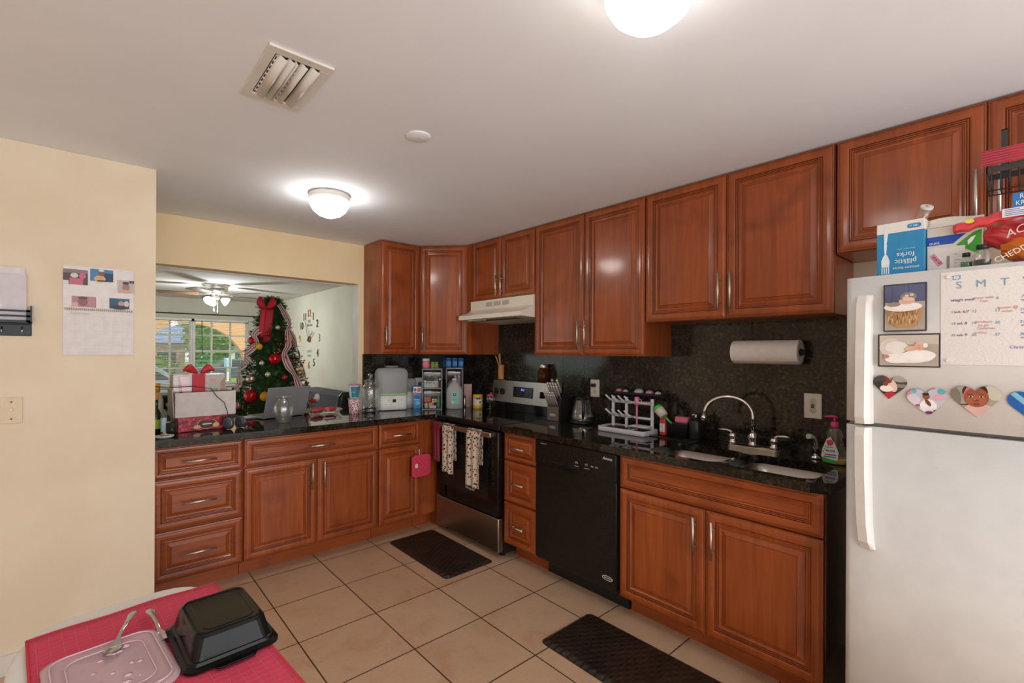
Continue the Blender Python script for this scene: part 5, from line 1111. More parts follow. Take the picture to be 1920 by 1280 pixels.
# dish soap
q = thing('dish_soap_bottle', 'clear baby dish soap bottle with pink pump beside the fridge', 'soap bottle', (-.215, -3.215, CT), R90)
def ov(a, b_, z, n=24): return [(a * math.cos(2 * PI * k / n), b_ * math.sin(2 * PI * k / n), z) for k in range(n)]
m = MB('film'); m.loft([ov(.040, .024, 0), ov(.046, .028, .006), ov(.048, .029, .03), ov(.040, .025, .075), ov(.028, .02, .11), ov(.032, .022, .135), ov(.024, .018, .155), ov(.013, .013, .163)]); m.build('bottle', q)
m = MB('#c9b35c', rough=.15); m.loft([ov(.042, .024, .002), ov(.0455, .0265, .012), ov(.0455, .0265, .028)]); m.build('liquid_soap', q)
m = MB('#e0457f', rough=.4); m.lathe([(.0145, .164), (.016, .166), (.016, .186), (.012, .189)], n=18); m.cyl((0, 0, .188), (0, 0, .208), .004); m.tube([(.010, 0, .209), (-.008, 0, .213), (-.038, 0, .209)], [.007, .006, .004], 8); m.build('pump', q, label='pink pump')
m = MB('#e9e5e6', rough=.4); m.prism([(x - .008, z) for x, z in [(-.030, .012), (.012, .004), (.026, .02), (.030, .055), (.014, .10), (-.002, .122), (-.016, .11), (-.030, .07), (-.036, .035)]], 'y', -.0300, -.0290); lb = m.build('label', q)
m = MB('#3fae3c', rough=.4); m.prism([(x - .008, z) for x, z in [(-.030, .012), (.012, .004), (.026, .02), (.0, .022), (-.02, .028), (-.035, .03)]], 'y', -.0306, -.0301); m.set('#d9436e').prism(ell(-.010, .098, .014, .013), 'y', -.0306, -.0301); m.set('#2f9fb8').box(-.034, -.0306, .030, .012, -.0301, .036); m.set('#d8527c').box(-.030, -.0306, .040, .014, -.0301, .046); m.set('#2a5fa8').box(-.024, -.0306, .056, .008, -.0301, .066)
for k in range(6): m.set('#67b84e').prism(ell(-.035 + .008 * (k % 2) + .002 * k, .055 + .006 * k, .003, .0045, 8), 'y', -.0306, -.0301)
m.build('printed_shapes', lb); text('DISH', .012, '#e9f1f6', lb, (-.008, -.0309, .061)); text('baby', .012, '#3d9a48', lb, (-.008, -.0309, .078))
# ------------------------------------------------------------ pass-through counter, left part
v = thing('glass_vase', 'empty clear glass vase with a flared rim in front of the laptop', 'vase', (-1.735, -.365, CT)); m = MB('glass')
pr_ = [(.036, 0), (.044, .004), (.060, .055), (.066, .095), (.060, .125), (.040, .150), (.033, .162), (.037, .172), (.052, .182)]
m.lathe(pr_ + [(r - .003, z) for r, z in pr_[::-1][:-1]] + [(.036, .008)], n=32); m.build('vase', v)
l = thing('laptop', 'open grey laptop turned away on the counter in front of the Christmas tree', 'laptop', (-1.655, -.115, CT), math.radians(14))
m = MB('#8f8d8f', rough=.4); m.box(-.165, -.0, .004, .165, .23, .017, .003); m.build('keyboard_base', l)
m = MB('#8b898c', rough=.5); m.at((0, -.003, .018), (math.radians(17), 0, 0)); m.box(-.168, -.008, 0, .168, -.001, .225, .003); sc_ = m.build('lid', l); m = MB('black_gloss'); m.at((0, -.003, .018), (math.radians(17), 0, 0)); m.box(-.16, -.0009, .008, .16, .0003, .218); m.build('screen', sc_)
m = MB('black_plastic')
for x in (-.14, .14):
    for y in (.02, .21): m.cyl((x, y, 0), (x, y, .0045), .008, n=10)
m.build('foot', l)
l2 = thing('thin_tablet', 'flat grey tablet keyboard lying left of the laptop', 'tablet', (-1.83, -.02, CT), math.radians(8)); m = MB('#55565a', rough=.4); m.box(-.10, -.06, 0, .10, .06, .012, .003); m.build('body', l2); m = MB('#b9b9bc', rough=.3); m.box(-.095, -.055, .0122, .095, .055, .014); m.build('keys', l2)
h = thing('headphones', 'folded grey over-ear headphones on the counter', 'headphones', (-2.06, -.45, CT), math.radians(28))
for sx in (-1, 1):
    m = MB('#4c4e52', rough=.6); m.loft([[(sx * .028 + sx * t, r * math.cos(a), .038 + r * 1.0 * math.sin(a)) for a in [2 * PI * k / 22 for k in range(22)]] for t, r in ((0, .030), (.004, .036), (.020, .036), (.034, .030), (.040, .018))]); c_ = m.build('ear_cup', h)
    m = MB('nickel'); m.tube([(sx * .0485, .0352 * math.cos(a), .038 + .0352 * math.sin(a)) for a in [2 * PI * k / 24 for k in range(25)]], .0012, 6); m.build('trim_ring', c_)
m = MB('#33312f', rough=.5); m.tube([(-.05, .02, .062), (-.045, .045, .072), (0, .075, .066), (.045, .045, .072), (.05, .02, .062)], [.006, .009, .011, .009, .006], 10); m.build('headband', h)
b = thing('red_tin', 'red patterned tin with an oval label under the white box', 'tin', (-2.235, -.330, CT), math.radians(6)); bx(MB('sleeve_print'), -.135, -.09, 0, .135, .09, .088, bev=.004).build('tin', b)
m = MB('#ffffff'); pic(m, -.0906, [('#c8a070', ell(0.02, .042, .055, .032)), ('#5a1620', ell(0.02, .042, .050, .028)), ('#2f4a40', ell(.02, .04, .03, .016)), ('#d8b48a', ell(-.035, .025, .02, .012)), ('#d8b48a', ell(.07, .03, .02, .015)), ('#e2d2b4', rc(-.005, .036, .045, .044)), ('#b03040', rc(-.01, .06, .05, .072))]); m.build('oval_label', b, normals=False)
b = thing('white_box', 'open white carton box standing on the red tin', 'box', (-2.215, -.300, CT + .0885), math.radians(4)); m = MB('#d5cdc8', rough=.6); T = .004
m.box(-.165, -.11, 0, .165, -.11 + T, .15); m.box(-.165, .11 - T, 0, .165, .11, .15); m.box(-.165, -.11 + T, 0, -.165 + T, .11 - T, .15); m.box(.165 - T, -.11 + T, 0, .165, .11 - T, .15); m.box(-.165, -.11 + T, 0, .165, .11 - T, T); m.build('carton', b)
m = MB('#cfc8c4', rough=.6); m.at((-.167, -.06, 0), (0, math.radians(-3), 0)); m.box(-.003, -.04, .0, .0, .10, .17); m.build('side_flap', b)
b = thing('gift_pack', 'shiny gift pack with red and kraft panels standing in the white box', 'gift box', (-2.235, -.285, CT + .0945), math.radians(4)); bx(MB('#b98a60', rough=.4), -.142, -.05, 0, .142, .05, .250).build('carton', b)
m = MB('#ffffff'); pic(m, -.0508, [('#b8a898', rc(-.14, .0, .14, .248)), ('#b23a48', [(-.105, .0), (-.04, 0), (-.06, .245), (-.12, .245)]), ('#d9b0b0', [(-.09, .12), (-.045, .11), (-.06, .24), (-.11, .24)]), ('#a8a08c', rc(.05, .0, .14, .2)), ('#7f8472', rc(.055, .05, .1, .16)), ('#a06838', [(.10, .0), (.14, 0), (.14, .23), (.115, .2)]), ('#3a2a22', ell(.122, .08, .012, .03)), ('#d2c9bc', ell(.075, .1, .02, .035)), ('#c08a7a', ell(.07, .21, .02, .015))]); m.build('printed_front', b, normals=False)
m = MB('film'); m.box(-.146, -.0545, .002, .146, .054, .2535); m.build('clear_wrap', b)
bw = thing('gift_bow', 'red ribbon band with a big two-loop bow on the gift pack', 'bow', (-2.240, -.3415, CT + .0945), math.radians(4)); m = MB('#c32236', rough=.45); m.box(-.035, -.004, .0, .035, -.0015, .255); m.set('#d9a0a0', rough=.5).box(-.035, -.0046, .115, .035, -.0038, .13); m.build('band', bw)
for sx in (-1, 1):
    m = MB('#c32236', rough=.45); m.loft([[(sx * (.008 + .075 * t), -.004 + .016 * math.cos(a) * (.3 + t), .262 + .030 * math.sin(PI * t * .8) + (.008 + .020 * math.sin(PI * min(1, t * 1.05))) * math.sin(a)) for a in [2 * PI * k / 12 for k in range(12)]] for t in (0, .2, .45, .7, .9, 1)]); m.build('loop', bw)
cb = thing('black_cable', 'thin black cable draped over the white box down to the counter', 'cable', (-2.215, -.300, CT + .0885)); m = MB('black_plastic')
m.tube([(-.25, -.02, .19), (-.20, -.10, .186), (-.06, -.122, .188), (.03, -.124, .17), (.06, -.128, .12), (.10, -.132, .08), (.118, -.136, .02), (.125, -.14, -.06), (.115, -.155, -.084), (-.02, -.175, -.0855), (-.05, -.16, -.0855)], .0024, 8); m.build('cable', cb)
# bottles at the far left
t = thing('sauce_bottle', 'dark green bottle with yellow-green label and cork top beside the cream wall', 'bottle', (-2.462, -.36, CT)); MB('#1b2a14', rough=.1).lathe([(.030, 0), (.032, .004), (.032, .10), (.022, .13), (.012, .15), (.012, .20)]).build('bottle', t); MB('#a8c838', rough=.5).lathe([(.0325, .03), (.0325, .085)], cap0=False, cap1=False).build('label', t, label='yellow-green label'); MB('#c08a3a', rough=.6).lathe([(.014, .2005), (.016, .203), (.016, .235), (.013, .238)]).build('stopper', t)
t = thing('syrup_bottle', 'tall pale bottle with yellow cap behind the green one', 'bottle', (-2.445, -.20, CT)); MB('#cfc4b4', rough=.3).lathe([(.034, 0), (.036, .004), (.036, .18), (.026, .22), (.015, .235)]).build('bottle', t); MB('#d09a2c', rough=.5).lathe([(.019, .2355), (.019, .285), (.016, .29)]).build('cap', t, label='mustard yellow cap')
t = thing('blue_bottle', 'small clear bottle with blue-white label near the red tin', 'bottle', (-2.432, -.455, CT)); MB('film').lathe([(.014, 0), (.015, .003), (.015, .12), (.008, .135), (.008, .15)]).build('bottle', t); MB('#bcd4e2', rough=.5).lathe([(.0154, .02), (.0154, .10)], cap0=False, cap1=False).build('label', t)
t = thing('coaster', 'small white seashell-shaped dish near the counter front edge', 'dish', (-2.440, -.575, CT)); m = MB('#cfcac4', rough=.4); m.lathe([(.028, 0), (.040, .010), (.038, .016), (.028, .008), (.001, .007)], n=20, sx=1.2); m.build('dish', t); m = MB('#a5a09c'); m.lathe([(.012, .0085), (.020, .018), (.014, .024), (.001, .026)], n=14); m.build('contents', t)
t = thing('glass_candle', 'small grey-brown glass tumbler beside the white dish', 'glass', (-2.395, -.47, CT)); MB('smoke_plastic').lathe([(.022, 0), (.025, .003), (.028, .07), (.026, .07), (.023, .008)]).build('tumbler', t)
# serving dish with treats
t = thing('serving_dish', 'clear plastic tray on the counter right of the laptop', 'dish', (-1.355, -.115, CT), math.radians(-8)); m = MB('film'); m.loft([rr4(.095, .06, .03, 0), rr4(.10, .065, .03, .004), rr4(.125, .085, .03, .038), rr4(.13, .09, .03, .040), rr4(.122, .082, .03, .036), rr4(.098, .062, .03, .006)]); m.build('tray', t); m = MB('#d8d0c8', rough=.2); m.box(-.03, -.0925, .018, .055, -.0905, .026); m.build('clip', t)
random.seed(11)
for i, (x, y, lb) in enumerate(((-.075, -.02, 'red wrapped treat at the left of the clear tray'), (-.03, .01, 'red wrapped treat second from the left in the clear tray'), (.015, -.02, 'coral wrapped treat in the middle of the clear tray'), (.06, .015, 'red wrapped treat at the right of the clear tray'))):
    q = thing('wrapped_treat', lb, 'candy', (-1.355 + x, -.115 + y, CT + .0085), i * .7, 'wrapped treats in the tray'); m = MB(('#c83a40', '#d0433f', '#dd6a62', '#c43238')[i], rough=.35)
    m.loft([[(s * .028, r * math.cos(a) * (1 + .15 * math.sin(5 * a)), .024 + r * math.sin(a)) for a in [2 * PI * k / 12 for k in range(12)]] for s, r in ((-1.3, .014), (-1.0, .005), (-.7, .017), (0, .023), (.7, .017), (1.0, .005), (1.3, .014))]); m.build('wrapper', q)

# ------------------------------------------------------------ living room
oc = thing('office_chair', 'black leather office chair back seen over the counter', 'chair', (-.80, .50, 0), math.radians(-10))
m = MB('leather_black'); m.loft([[(x * k, y + .05 * (1 - abs(x) / .22) - .03, z) for x, y in rrect(-.19, -.045, .19, .045, .04)] for z, k in ((.55, .85), (.6, 1.0), (.85, 1.05), (.98, .98), (1.02, .80))]); m.build('backrest', oc)
m = MB('leather_black'); m.loft([rr4(.24, .24, .08, .45), rr4(.25, .25, .08, .48), rr4(.24, .24, .08, .54)]); o_ = m.build('seat', oc); o_.location = (0, .26, 0)
m = MB('chrome'); m.cyl((0, .26, .06), (0, .26, .45), .03); m.build('gas_lift', oc); m = MB('black_plastic')
for k in range(5): a = 2 * PI * k / 5; m.tube([(0, .26, .09), (.28 * math.cos(a), .26 + .28 * math.sin(a), .065)], [.025, .018]); m.sphere((.28 * math.cos(a), .26 + .28 * math.sin(a), .031), .030, 10, 6)
m.build('wheel_base', oc); m = MB('black_plastic')
for sx in (-1, 1): m.tube([(sx * .21, .02, .58), (sx * .26, .03, .70), (sx * .26, .28, .72), (sx * .24, .3, .50)], .018)
m.build('armrest', oc)
sf = thing('sofa', 'dark grey sofa along the right wall of the living room', 'sofa', (-.62, 2.25, 0)); m = MB('#4b4a4c', rough=.9); m.box(-.45, -.95, .08, .45, .95, .42, .04); m.build('seat_base', sf); m = MB('#545356', rough=.9); m.box(.22, -.95, .42, .45, .95, .88, .05); m.build('backrest', sf)
for y in (-.95, .80): m = MB('#4b4a4c', rough=.9); m.box(-.45, y, .42, .2, y + .15, .62, .04); m.build('armrest', sf)
for y in (-.79, .0): m = MB('#58575a', rough=.9); m.box(-.44, y + .005, .421, .2, y + .785, .53, .04); m.build('seat_cushion', sf)
tv = thing('black_chest', 'large black chest standing under the living room window', 'chest', (-1.75, 4.4, 0)); m = MB('black_plastic'); m.box(-.75, -.2, .03, .75, .2, .78, .01); m.build('body', tv); m = MB('black_gloss')
for x in (-.74, 0.01): m.box(x, -.215, .05, x + .73, -.2005, .76, .004)
m.build('door', tv); m = MB('black_plastic')
for x in (-.7, .66): m.box(x, -.18, 0, x + .04, .18, .03)
m.build('foot', tv)
hd = thing('stroller_handle', 'black stroller with a looped handle left of the Christmas tree', 'stroller', (-1.70, 1.45, 0)); m = MB('black_plastic'); m.tube([(-.10, 0, .12), (-.06, .0, .55), (.0, .0, .85), (.04, 0, .92), (.045, 0, .975)], [.014] * 5, 8); m.tube([(.045, 0, .965), (.01, 0, .985), (.015, 0, 1.03), (.05, 0, 1.04), (.085, 0, 1.03), (.085, 0, .985), (.045, 0, .965)], .011, 8); m.build('push_bar', hd)
m = MB('#1a1b1e', rough=.9); m.loft([rr4(.20, .16, .05, .45), rr4(.24, .2, .06, .62), rr4(.25, .2, .06, .82)], True, True); q = m.build('canopy_seat', hd); q.location = (-.28, .1, 0); m = MB('black_plastic')
for x in (-.52, -.04):
    for y in (-.06, .28): m.cyl((x, y, .09), (x + .03, y, .09), .088, n=20); m.tube([(x + .015, y, .09), (-.28, .1, .5)], .01, 6)
m.build('wheel_frame', hd)
bp_ = thing('blue_blanket', 'light blue folded blanket on the black side table in the living room', 'blanket', (-1.72, 2.30, .8205), .1); m = MB('#5f9fc0', rough=.9); m.box(-.22, -.12, .0, .22, .12, .022, .008); m.build('fold', bp_)
st = thing('side_table', 'black side table in the living room behind the Christmas tree', 'table', (-1.75, 2.30, 0)); m = MB('black_plastic'); m.box(-.38, -.22, .79, .36, .22, .82, .004); m.build('tabletop', st)
for sx in (-.35, .31):
    for sy in (-.2, .18): m = MB('black_plastic'); m.box(sx, sy, 0, sx + .03, sy + .03, .789); m.build('leg', st)
# ceiling fan
cf = thing('ceiling_fan', 'brushed nickel ceiling fan with lit glass shades in the living room', 'ceiling fan', (-1.45, 3.67, H))
m = MB('nickel'); m.lathe([(.165, -.001), (.170, -.01), (.150, -.03), (.155, -.045), (.150, -.075), (.10, -.120), (.095, -.125), (.05, -.130), (.045, -.165), (.055, -.175), (.04, -.20), (.001, -.205)], n=32, cap0=False); m.build('motor_housing', cf)
for k in range(5):
    a = math.radians(20 + 72 * k); mt = Matrix.Rotation(a, 4, 'Z')
    m = MB('#6b4a30', rough=.4); m.xf = mt @ Matrix.Translation((0, 0, -.13)) @ Matrix.Rotation(math.radians(10), 4, 'X'); m.prism(rrect(.20, -.065, .68, .065, .03), 'z', -.003, .003); bl = m.build('blade', cf)
    m = MB('nickel'); m.xf = mt @ Matrix.Translation((0, 0, -.13)); m.box(.07, -.018, -.006, .26, .018, -.003 - .0005); m.build('blade_iron', bl)
for k in range(3):
    a = math.radians(-20 + 120 * k); m = MB('shade_glass'); m.xf = Matrix.Translation((0, 0, -.19)) @ Matrix.Rotation(a, 4, 'Z') @ Matrix.Translation((.070, 0, 0)) @ Matrix.Rotation(math.radians(-58), 4, 'Y')
    m.lathe([(.018, -.002), (.030, -.02), (.052, -.06), (.062, -.085), (.058, -.09), (.001, -.078)][::-1], n=20); m.build('lamp_shade', cf, label='glowing bell-shaped glass shade')
for x, L in ((-.03, .21), (.02, .235)):
    m = MB('nickel'); m.cyl((x, -.03, -.18), (x, -.03, -.13 - L), .0018, n=6); m.cyl((x, -.03, -.13 - L), (x, -.03, -.165 - L), .007, .009, n=8); m.build('pull_chain', cf)
lamp('fan_lamp', 'POINT', (0, 0, -.32), 36, (.90, .96, 1), size=.08, parent=cf)
tk = thing('wooden_hatch', 'yellowish wooden attic hatch strip with a white latch on the living room ceiling', 'hatch', (-2.05, 1.60, H)); MB('#b58a42', rough=.6).box(-.40, -.14, -.012, .22, .14, -.001).build('panel', tk); MB('plastic_white').box(.2205, -.05, -.02, .30, .05, -.001, .004).build('latch', tk)
# wall clock
ck = thing('wall_clock', 'stick-on wall clock with separate numerals on the living room wall', 'clock', (-.1055, 3.815, 1.600), R90)
m = MB('#c58a2c', metal=.6, rough=.3); m.at((0, 0, 0)); m.loft([[(r * math.cos(a), y, r * math.sin(a)) for a in [2 * PI * k / 20 for k in range(20)]] for r, y in ((.052, 0), (.052, -.018), (.040, -.026), (.01, -.027))]); m.set('#241a12').prism(ell(0, -.01, .03, .03), 'y', -.030, -.0275); m.build('center_disc', ck)
m = MB('#2e2b28'); m.at((0, -.032, 0), (0, math.radians(-27), 0)); m.box(-.006, 0, -.05, .006, .002, .34); m.build('minute_hand', ck)
m = MB('#2e2b28'); m.at((0, -.035, 0), (0, math.radians(62), 0)); m.box(-.007, 0, -.05, .007, .002, .23); m.build('hour_hand', ck)
m = MB('#3a3632'); m.at((0, -.038, 0), (0, math.radians(50), 0)); m.box(-.002, 0, -.06, .002, .001, .22); m.build('second_hand', ck)
for n_, y, z, c_ in (('12', 3.845, 2.01, '#c5761f'), ('1', 3.66, 1.95, '#16130f'), ('2', 3.486, 1.835, '#16130f'), ('3', 3.40, 1.609, '#b59a1e'), ('4', 3.469, 1.376, '#5c5a50'), ('5', 3.627, 1.224, '#1f5a32'), ('6', 3.85, 1.176, '#b8951c'), ('9', 4.29, 1.605, '#a9a01e'), ('10', 4.20, 1.818, '#4a463e'), ('11', 4.05, 1.961, '#12100e')):
    text(n_, .17, c_, ck, (-(y - 3.815), -.004, z - 1.6), (PI / 2, 0, 0), 'numeral', ext=.004)
text('THE', .07, '#6a665c', ck, (-.03, -.003, .285)); text('Family time', .06, '#6a665c', ck, (-.03, -.003, .225), shear=.3, name='lettering')
text('together', .07, '#93b8a6', ck, (-.03, -.002, -.19), name='faint_lettering'); text('always', .07, '#93b8a6', ck, (-.03, -.002, -.26), name='faint_lettering')
# ------------------------------------------------------------ Christmas tree
TX, TY = -1.475, .86
xt = thing('christmas_tree', 'dense green artificial Christmas tree behind the counter', 'Christmas tree', (TX, TY, 0))
m = MB('#3f2f22', rough=.9); m.tube([(0, 0, .03), (0, 0, 1.8)], [.022, .008], 8); m.build('trunk', xt)
m = MB('black_plastic')
for k in range(3): a = 2 * PI * k / 3; m.tube([(0, 0, .12), (.28 * math.cos(a), .28 * math.sin(a), .012)], .010, 8)
m.build('stand', xt)
def TR(z):   # radius of the tree at height z
    t = (1.93 - z) / 1.63
    return max(.02, .075 + .40 * max(0, t - .08) ** .85 if z < 1.80 else .085 * (1.93 - z) / .13 + .02)
random.seed(21); m = MB('green_needles')
def tuft(p, d, L, w):
    n_ = 11
    for i in range(n_):
        t = i / n_; b0 = p + d * (L * t); a = random.uniform(0, 2 * PI); o1 = d.orthogonal().normalized(); o2 = d.cross(o1)
        s_ = (o1 * math.cos(a) + o2 * math.sin(a)); e = b0 + s_ * w * (1.15 - t) + d * w * .8; q = d.cross(s_) * .0022
        m.f([m.v(b0 - q * 1.4), m.v(b0 + q * 1.4), m.v(e + q * .5), m.v(e - q * .5)])
for i in range(3600):
    z = .28 + 1.62 * (random.random() ** 1.25); R0 = TR(z); a = random.uniform(0, 2 * PI)
    r = R0 * (1 - .5 * random.random() ** 2); dr = Vector((math.cos(a), math.sin(a), random.uniform(-.15, .45))).normalized()
    p = Vector((r * math.cos(a), r * math.sin(a), z)); tuft(p - dr * .05, dr, random.uniform(.06, .10), random.uniform(.022, .034))
for a, z, L in ((.0, 1.93, .06), (.5, 1.90, .09), (2.6, 1.88, .07)): d = Vector((math.cos(a) * .7, math.sin(a) * .7, .6)).normalized(); tuft(Vector((.0, 0, z - .05)), d, L, .03)
m.lathe([(TR(z) * .62, z) for z in (.30, .6, .9, 1.2, 1.5, 1.75, 1.88)], n=14); fo = m.build('foliage', xt, normals=False)
def onT(ang, z, out=.0):
    """point on the tree surface; ang 0 faces the camera, positive to the right"""
    a = math.radians(-105 + ang); r = TR(z) + out; return Vector((TX + r * math.cos(a), TY + r * math.sin(a), z))
def ribbon(label, pts, w, seed, nm='striped_ribbon', mats=('#c9b3b4', '#b59aa0', '#8c4248', '#d6c6bc', '#8c4248', '#c9b3b4')):
    P = [onT(a, z, o) for a, z, o in pts]
    # Catmull-Rom through the points
    Q = []
    for i in range(len(P) - 1):
        p0, p1, p2, p3 = P[max(i - 1, 0)], P[i], P[i + 1], P[min(i + 2, len(P) - 1)]
        for k in range(8):
            t = k / 8; Q.append(.5 * ((2 * p1) + (p2 - p0) * t + (2 * p0 - 5 * p1 + 4 * p2 - p3) * t * t + (3 * p1 - p0 - 3 * p2 + p3) * t ** 3))
    Q.append(P[-1]); c = Vector((TX, TY, 0)); root = P[0].copy()
    m = MB(mats[0], rough=.6); n_ = len(mats); rows = []
    for i, q in enumerate(Q):
        d = (Q[min(i + 1, len(Q) - 1)] - Q[max(i - 1, 0)]).normalized(); out = (q - Vector((TX, TY, q.z))).normalized(); s_ = d.cross(out).normalized()
        tw = .35 * math.sin(i * .35 + seed); s2 = (s_ * math.cos(tw) + out * math.sin(tw)); rows.append([m.v(q - root + s2 * (w * (j / n_ - .5))) for j in range(n_ + 1)])
    for r0, r1 in zip(rows, rows[1:]):
        for j in range(n_): m.set(mats[j], rough=.6); m.f([r0[j], r0[j + 1], r1[j + 1], r1[j]], True)
    o = m.build(nm, None, root); solidify(o, .0015, 0); tag(o, label, 'ribbon', 'striped ribbons on the Christmas tree')
ribbon('striped ribbon curling down from the red bow on the upper left of the tree', [(-30, 1.62, .03), (-45, 1.55, .05), (-40, 1.48, .02), (-48, 1.42, .04), (-62, 1.36, .05), (-50, 1.30, .02)], .06, 0)
ribbon('striped ribbon hanging from the tree top down the middle right', [(30, 1.84, .02), (48, 1.76, .04), (52, 1.66, .05), (42, 1.58, .04), (34, 1.46, .05), (25, 1.38, .03), (28, 1.28, .04), (38, 1.20, .04), (42, 1.10, .05), (44, 1.02, .05), (36, .96, .03)], .062, 1)
ribbon('striped ribbon running along the right edge of the tree', [(55, 1.60, .02), (72, 1.52, .02), (80, 1.40, .03), (80, 1.26, .02), (84, 1.12, .03), (80, .98, .02), (84, .86, .02)], .075, 2)
ribbon('striped ribbon along the left edge of the tree', [(-60, 1.30, .03), (-75, 1.22, .04), (-70, 1.12, .02), (-82, 1.05, .04), (-74, .96, .03), (-80, .90, .03)], .085, 3)
ribbon('wide mauve ribbon loop at the lower left of the tree', [(-75, .99, .05), (-66, .95, .09), (-72, .87, .10), (-66, .80, .06), (-50, .82, .05)], .11, 4, mats=('#a98a98', '#b59aa6', '#a98a98'))
def bauble(label, ang, z, r, c_, out=.0, kw=None, ribs=False):
    p = onT(ang, z, out); b = thing('tree_ornament', label, 'ornament', p, 0, 'baubles on the Christmas tree'); m = MB(c_, **(kw or dict(rough=.15, metal=.5)))
    if ribs: m.lathe([(r * math.sin(PI * i / 24) * (1 + .05 * (i % 2)) + 1e-4, -r * math.cos(PI * i / 24)) for i in range(25)], n=20)
    else: m.sphere((0, 0, 0), r, 20, 12)
    m.build('ball', b); MB('#c8b070', metal=1, rough=.3).cyl((0, 0, r * .97), (0, 0, r * 1.18), r * .16, n=10).build('cap', b)
bauble('large red bauble at the upper left of the tree', -62, 1.50, .050, '#b01a28')
bauble('glossy red bauble in the upper middle of the tree', 4, 1.335, .052, '#c01525', .02); bauble('large shiny red bauble at the lower left of the tree', -32, 1.015, .058, '#b81c30', .03)
bauble('mustard yellow bauble high on the left side of the tree', -30, 1.445, .028, '#d8a81c', .03, dict(rough=.45)); bauble('mustard yellow bauble beside the large red one', -10, 1.015, .040, '#d09418', .06, dict(rough=.5)); bauble('mustard yellow bauble right of the other low yellow one', 8, 1.01, .037, '#cc8f16', .06, dict(rough=.5))
bauble('silver ribbed bauble on the left side of the tree', -38, 1.16, .042, '#b8aaa4', .02, dict(rough=.2, metal=.9), True); bauble('pearl white bauble on the right side of the tree', 52, 1.235, .022, '#d8cdb8', .03, dict(rough=.3)); bauble('golden bauble on the right side of the tree', 50, 1.21, .027, '#b89a58', .05, dict(rough=.25, metal=.7)); bauble('second pearl bauble right of the golden one', 60, 1.245, .018, '#d8cdb8', .04, dict(rough=.3))
for i, (an, z, r_b, c_b, lb) in enumerate(((14, 1.62, .022, '#c9b8a4', 'small cream bauble high on the front of the tree'), (-12, 1.56, .022, '#a81c28', 'small dark red bauble below the bow'), (20, 1.17, .026, '#b8242e', 'small red bauble low on the right front of the tree'), (-8, 1.20, .024, '#d8d2c8', 'small white bauble in the middle of the tree'), (-20, 1.30, .022, '#cfc8c4', 'small silver bauble left of the glossy red one'), (66, 1.02, .028, '#a01f30', 'dark red bauble at the lower right of the tree'), (-52, .93, .030, '#b0707c', 'dusty rose bauble at the lower left of the tree'))): bauble(lb, an, z, r_b, c_b, .03)
bauble('red bauble hidden among the right branches', 45, 1.47, .030, '#8e2418', .01)
def sprig(label, ang, z, c_, n_, rad, seed, rr_=.010):
    random.seed(seed); p = onT(ang, z, .03); b = thing('berry_sprig', label, 'berry sprig', p, 0, 'berry sprigs on the Christmas tree'); m = MB(c_, rough=.3); s_ = MB('#3b3226')
    for i in range(n_):
        q = Vector((random.uniform(-rad, rad), random.uniform(-.03, .01), random.uniform(-rad, rad))); m.sphere(q, rr_ * random.uniform(.7, 1.2), 8, 6); s_.tube([(0, .02, -.02), q], .0012, 5)
    m.build('berries', b); s_.build('stems', b)
for i, (a, z, c_, n_, rad, lb) in enumerate(((25, 1.42, '#a63a24', 12, .07, 'rust berry sprig on the upper right of the tree'), (60, 1.34, '#8f2f22', 12, .07, 'dark red berry sprig on the right of the tree'), (22, .985, '#b8242e', 8, .035, 'small red berry sprig right of the yellow baubles'), (-62, .88, '#c0283a', 10, .045, 'red berry sprig at the lower left of the tree'), (-12, .80, '#b3222c', 8, .035, 'red berry sprig low in the middle of the tree'), (2, .90, '#d9d0c4', 14, .07, 'white berry sprig low in the middle of the tree'), (88, 1.08, '#a01f30', 8, .035, 'crimson berry sprig at the right edge of the tree'), (-70, .78, '#cfc0bc', 9, .04, 'pale berry sprig at the bottom left of the tree'), (-44, 1.25, '#c9cfd2', 16, .06, 'silver glitter sprig on the left of the tree'), (40, 1.13, '#c2c8c6', 12, .06, 'silver glitter sprig on the lower right of the tree'), (18, 1.50, '#9c3424', 8, .05, 'rust berry sprig near the top of the tree'))):
    sprig(lb, a, z, c_, n_, rad, 30 + i, .005 if 'silver' in lb else .009)
bw = thing('tree_bow', 'large red velvet bow with tails on top of the Christmas tree', 'bow', onT(-24, 1.775, .04), math.radians(-15)); m = MB('#b5182c', rough=.6)
for sx, tw in ((-1, .3), (1, -.2)):
    m.loft([[(sx * (.005 + .075 * t), -.01 + .030 * math.cos(a) * (.4 + t * .8), .03 + .045 * math.sin(PI * t * .7) + (.010 + .045 * math.sin(PI * min(1, t * .95))) * math.sin(a)) for a in [2 * PI * k / 14 for k in range(14)]] for t in (0, .2, .45, .7, .9, 1)])
m.build('loop', bw); m = MB('#c22438', rough=.6)
m.grid(lambda u, v: (-.045 + .075 * u - .02 * v, -.02 - .02 * math.sin(3 * v), .02 - .27 * v - .02 * u), 4, 10); solidify(m.build('tail', bw), .002, 0); m = MB('#a8182c', rough=.6); m.grid(lambda u, v: (-.005 + .065 * u - .03 * v, -.035 - .015 * math.sin(4 * v), .01 - .30 * v), 4, 10); solidify(m.build('tail', bw), .002, 0); MB('#8e1222', rough=.6).sphere((0, -.01, .025), .018, 10, 8).build('knot', bw)
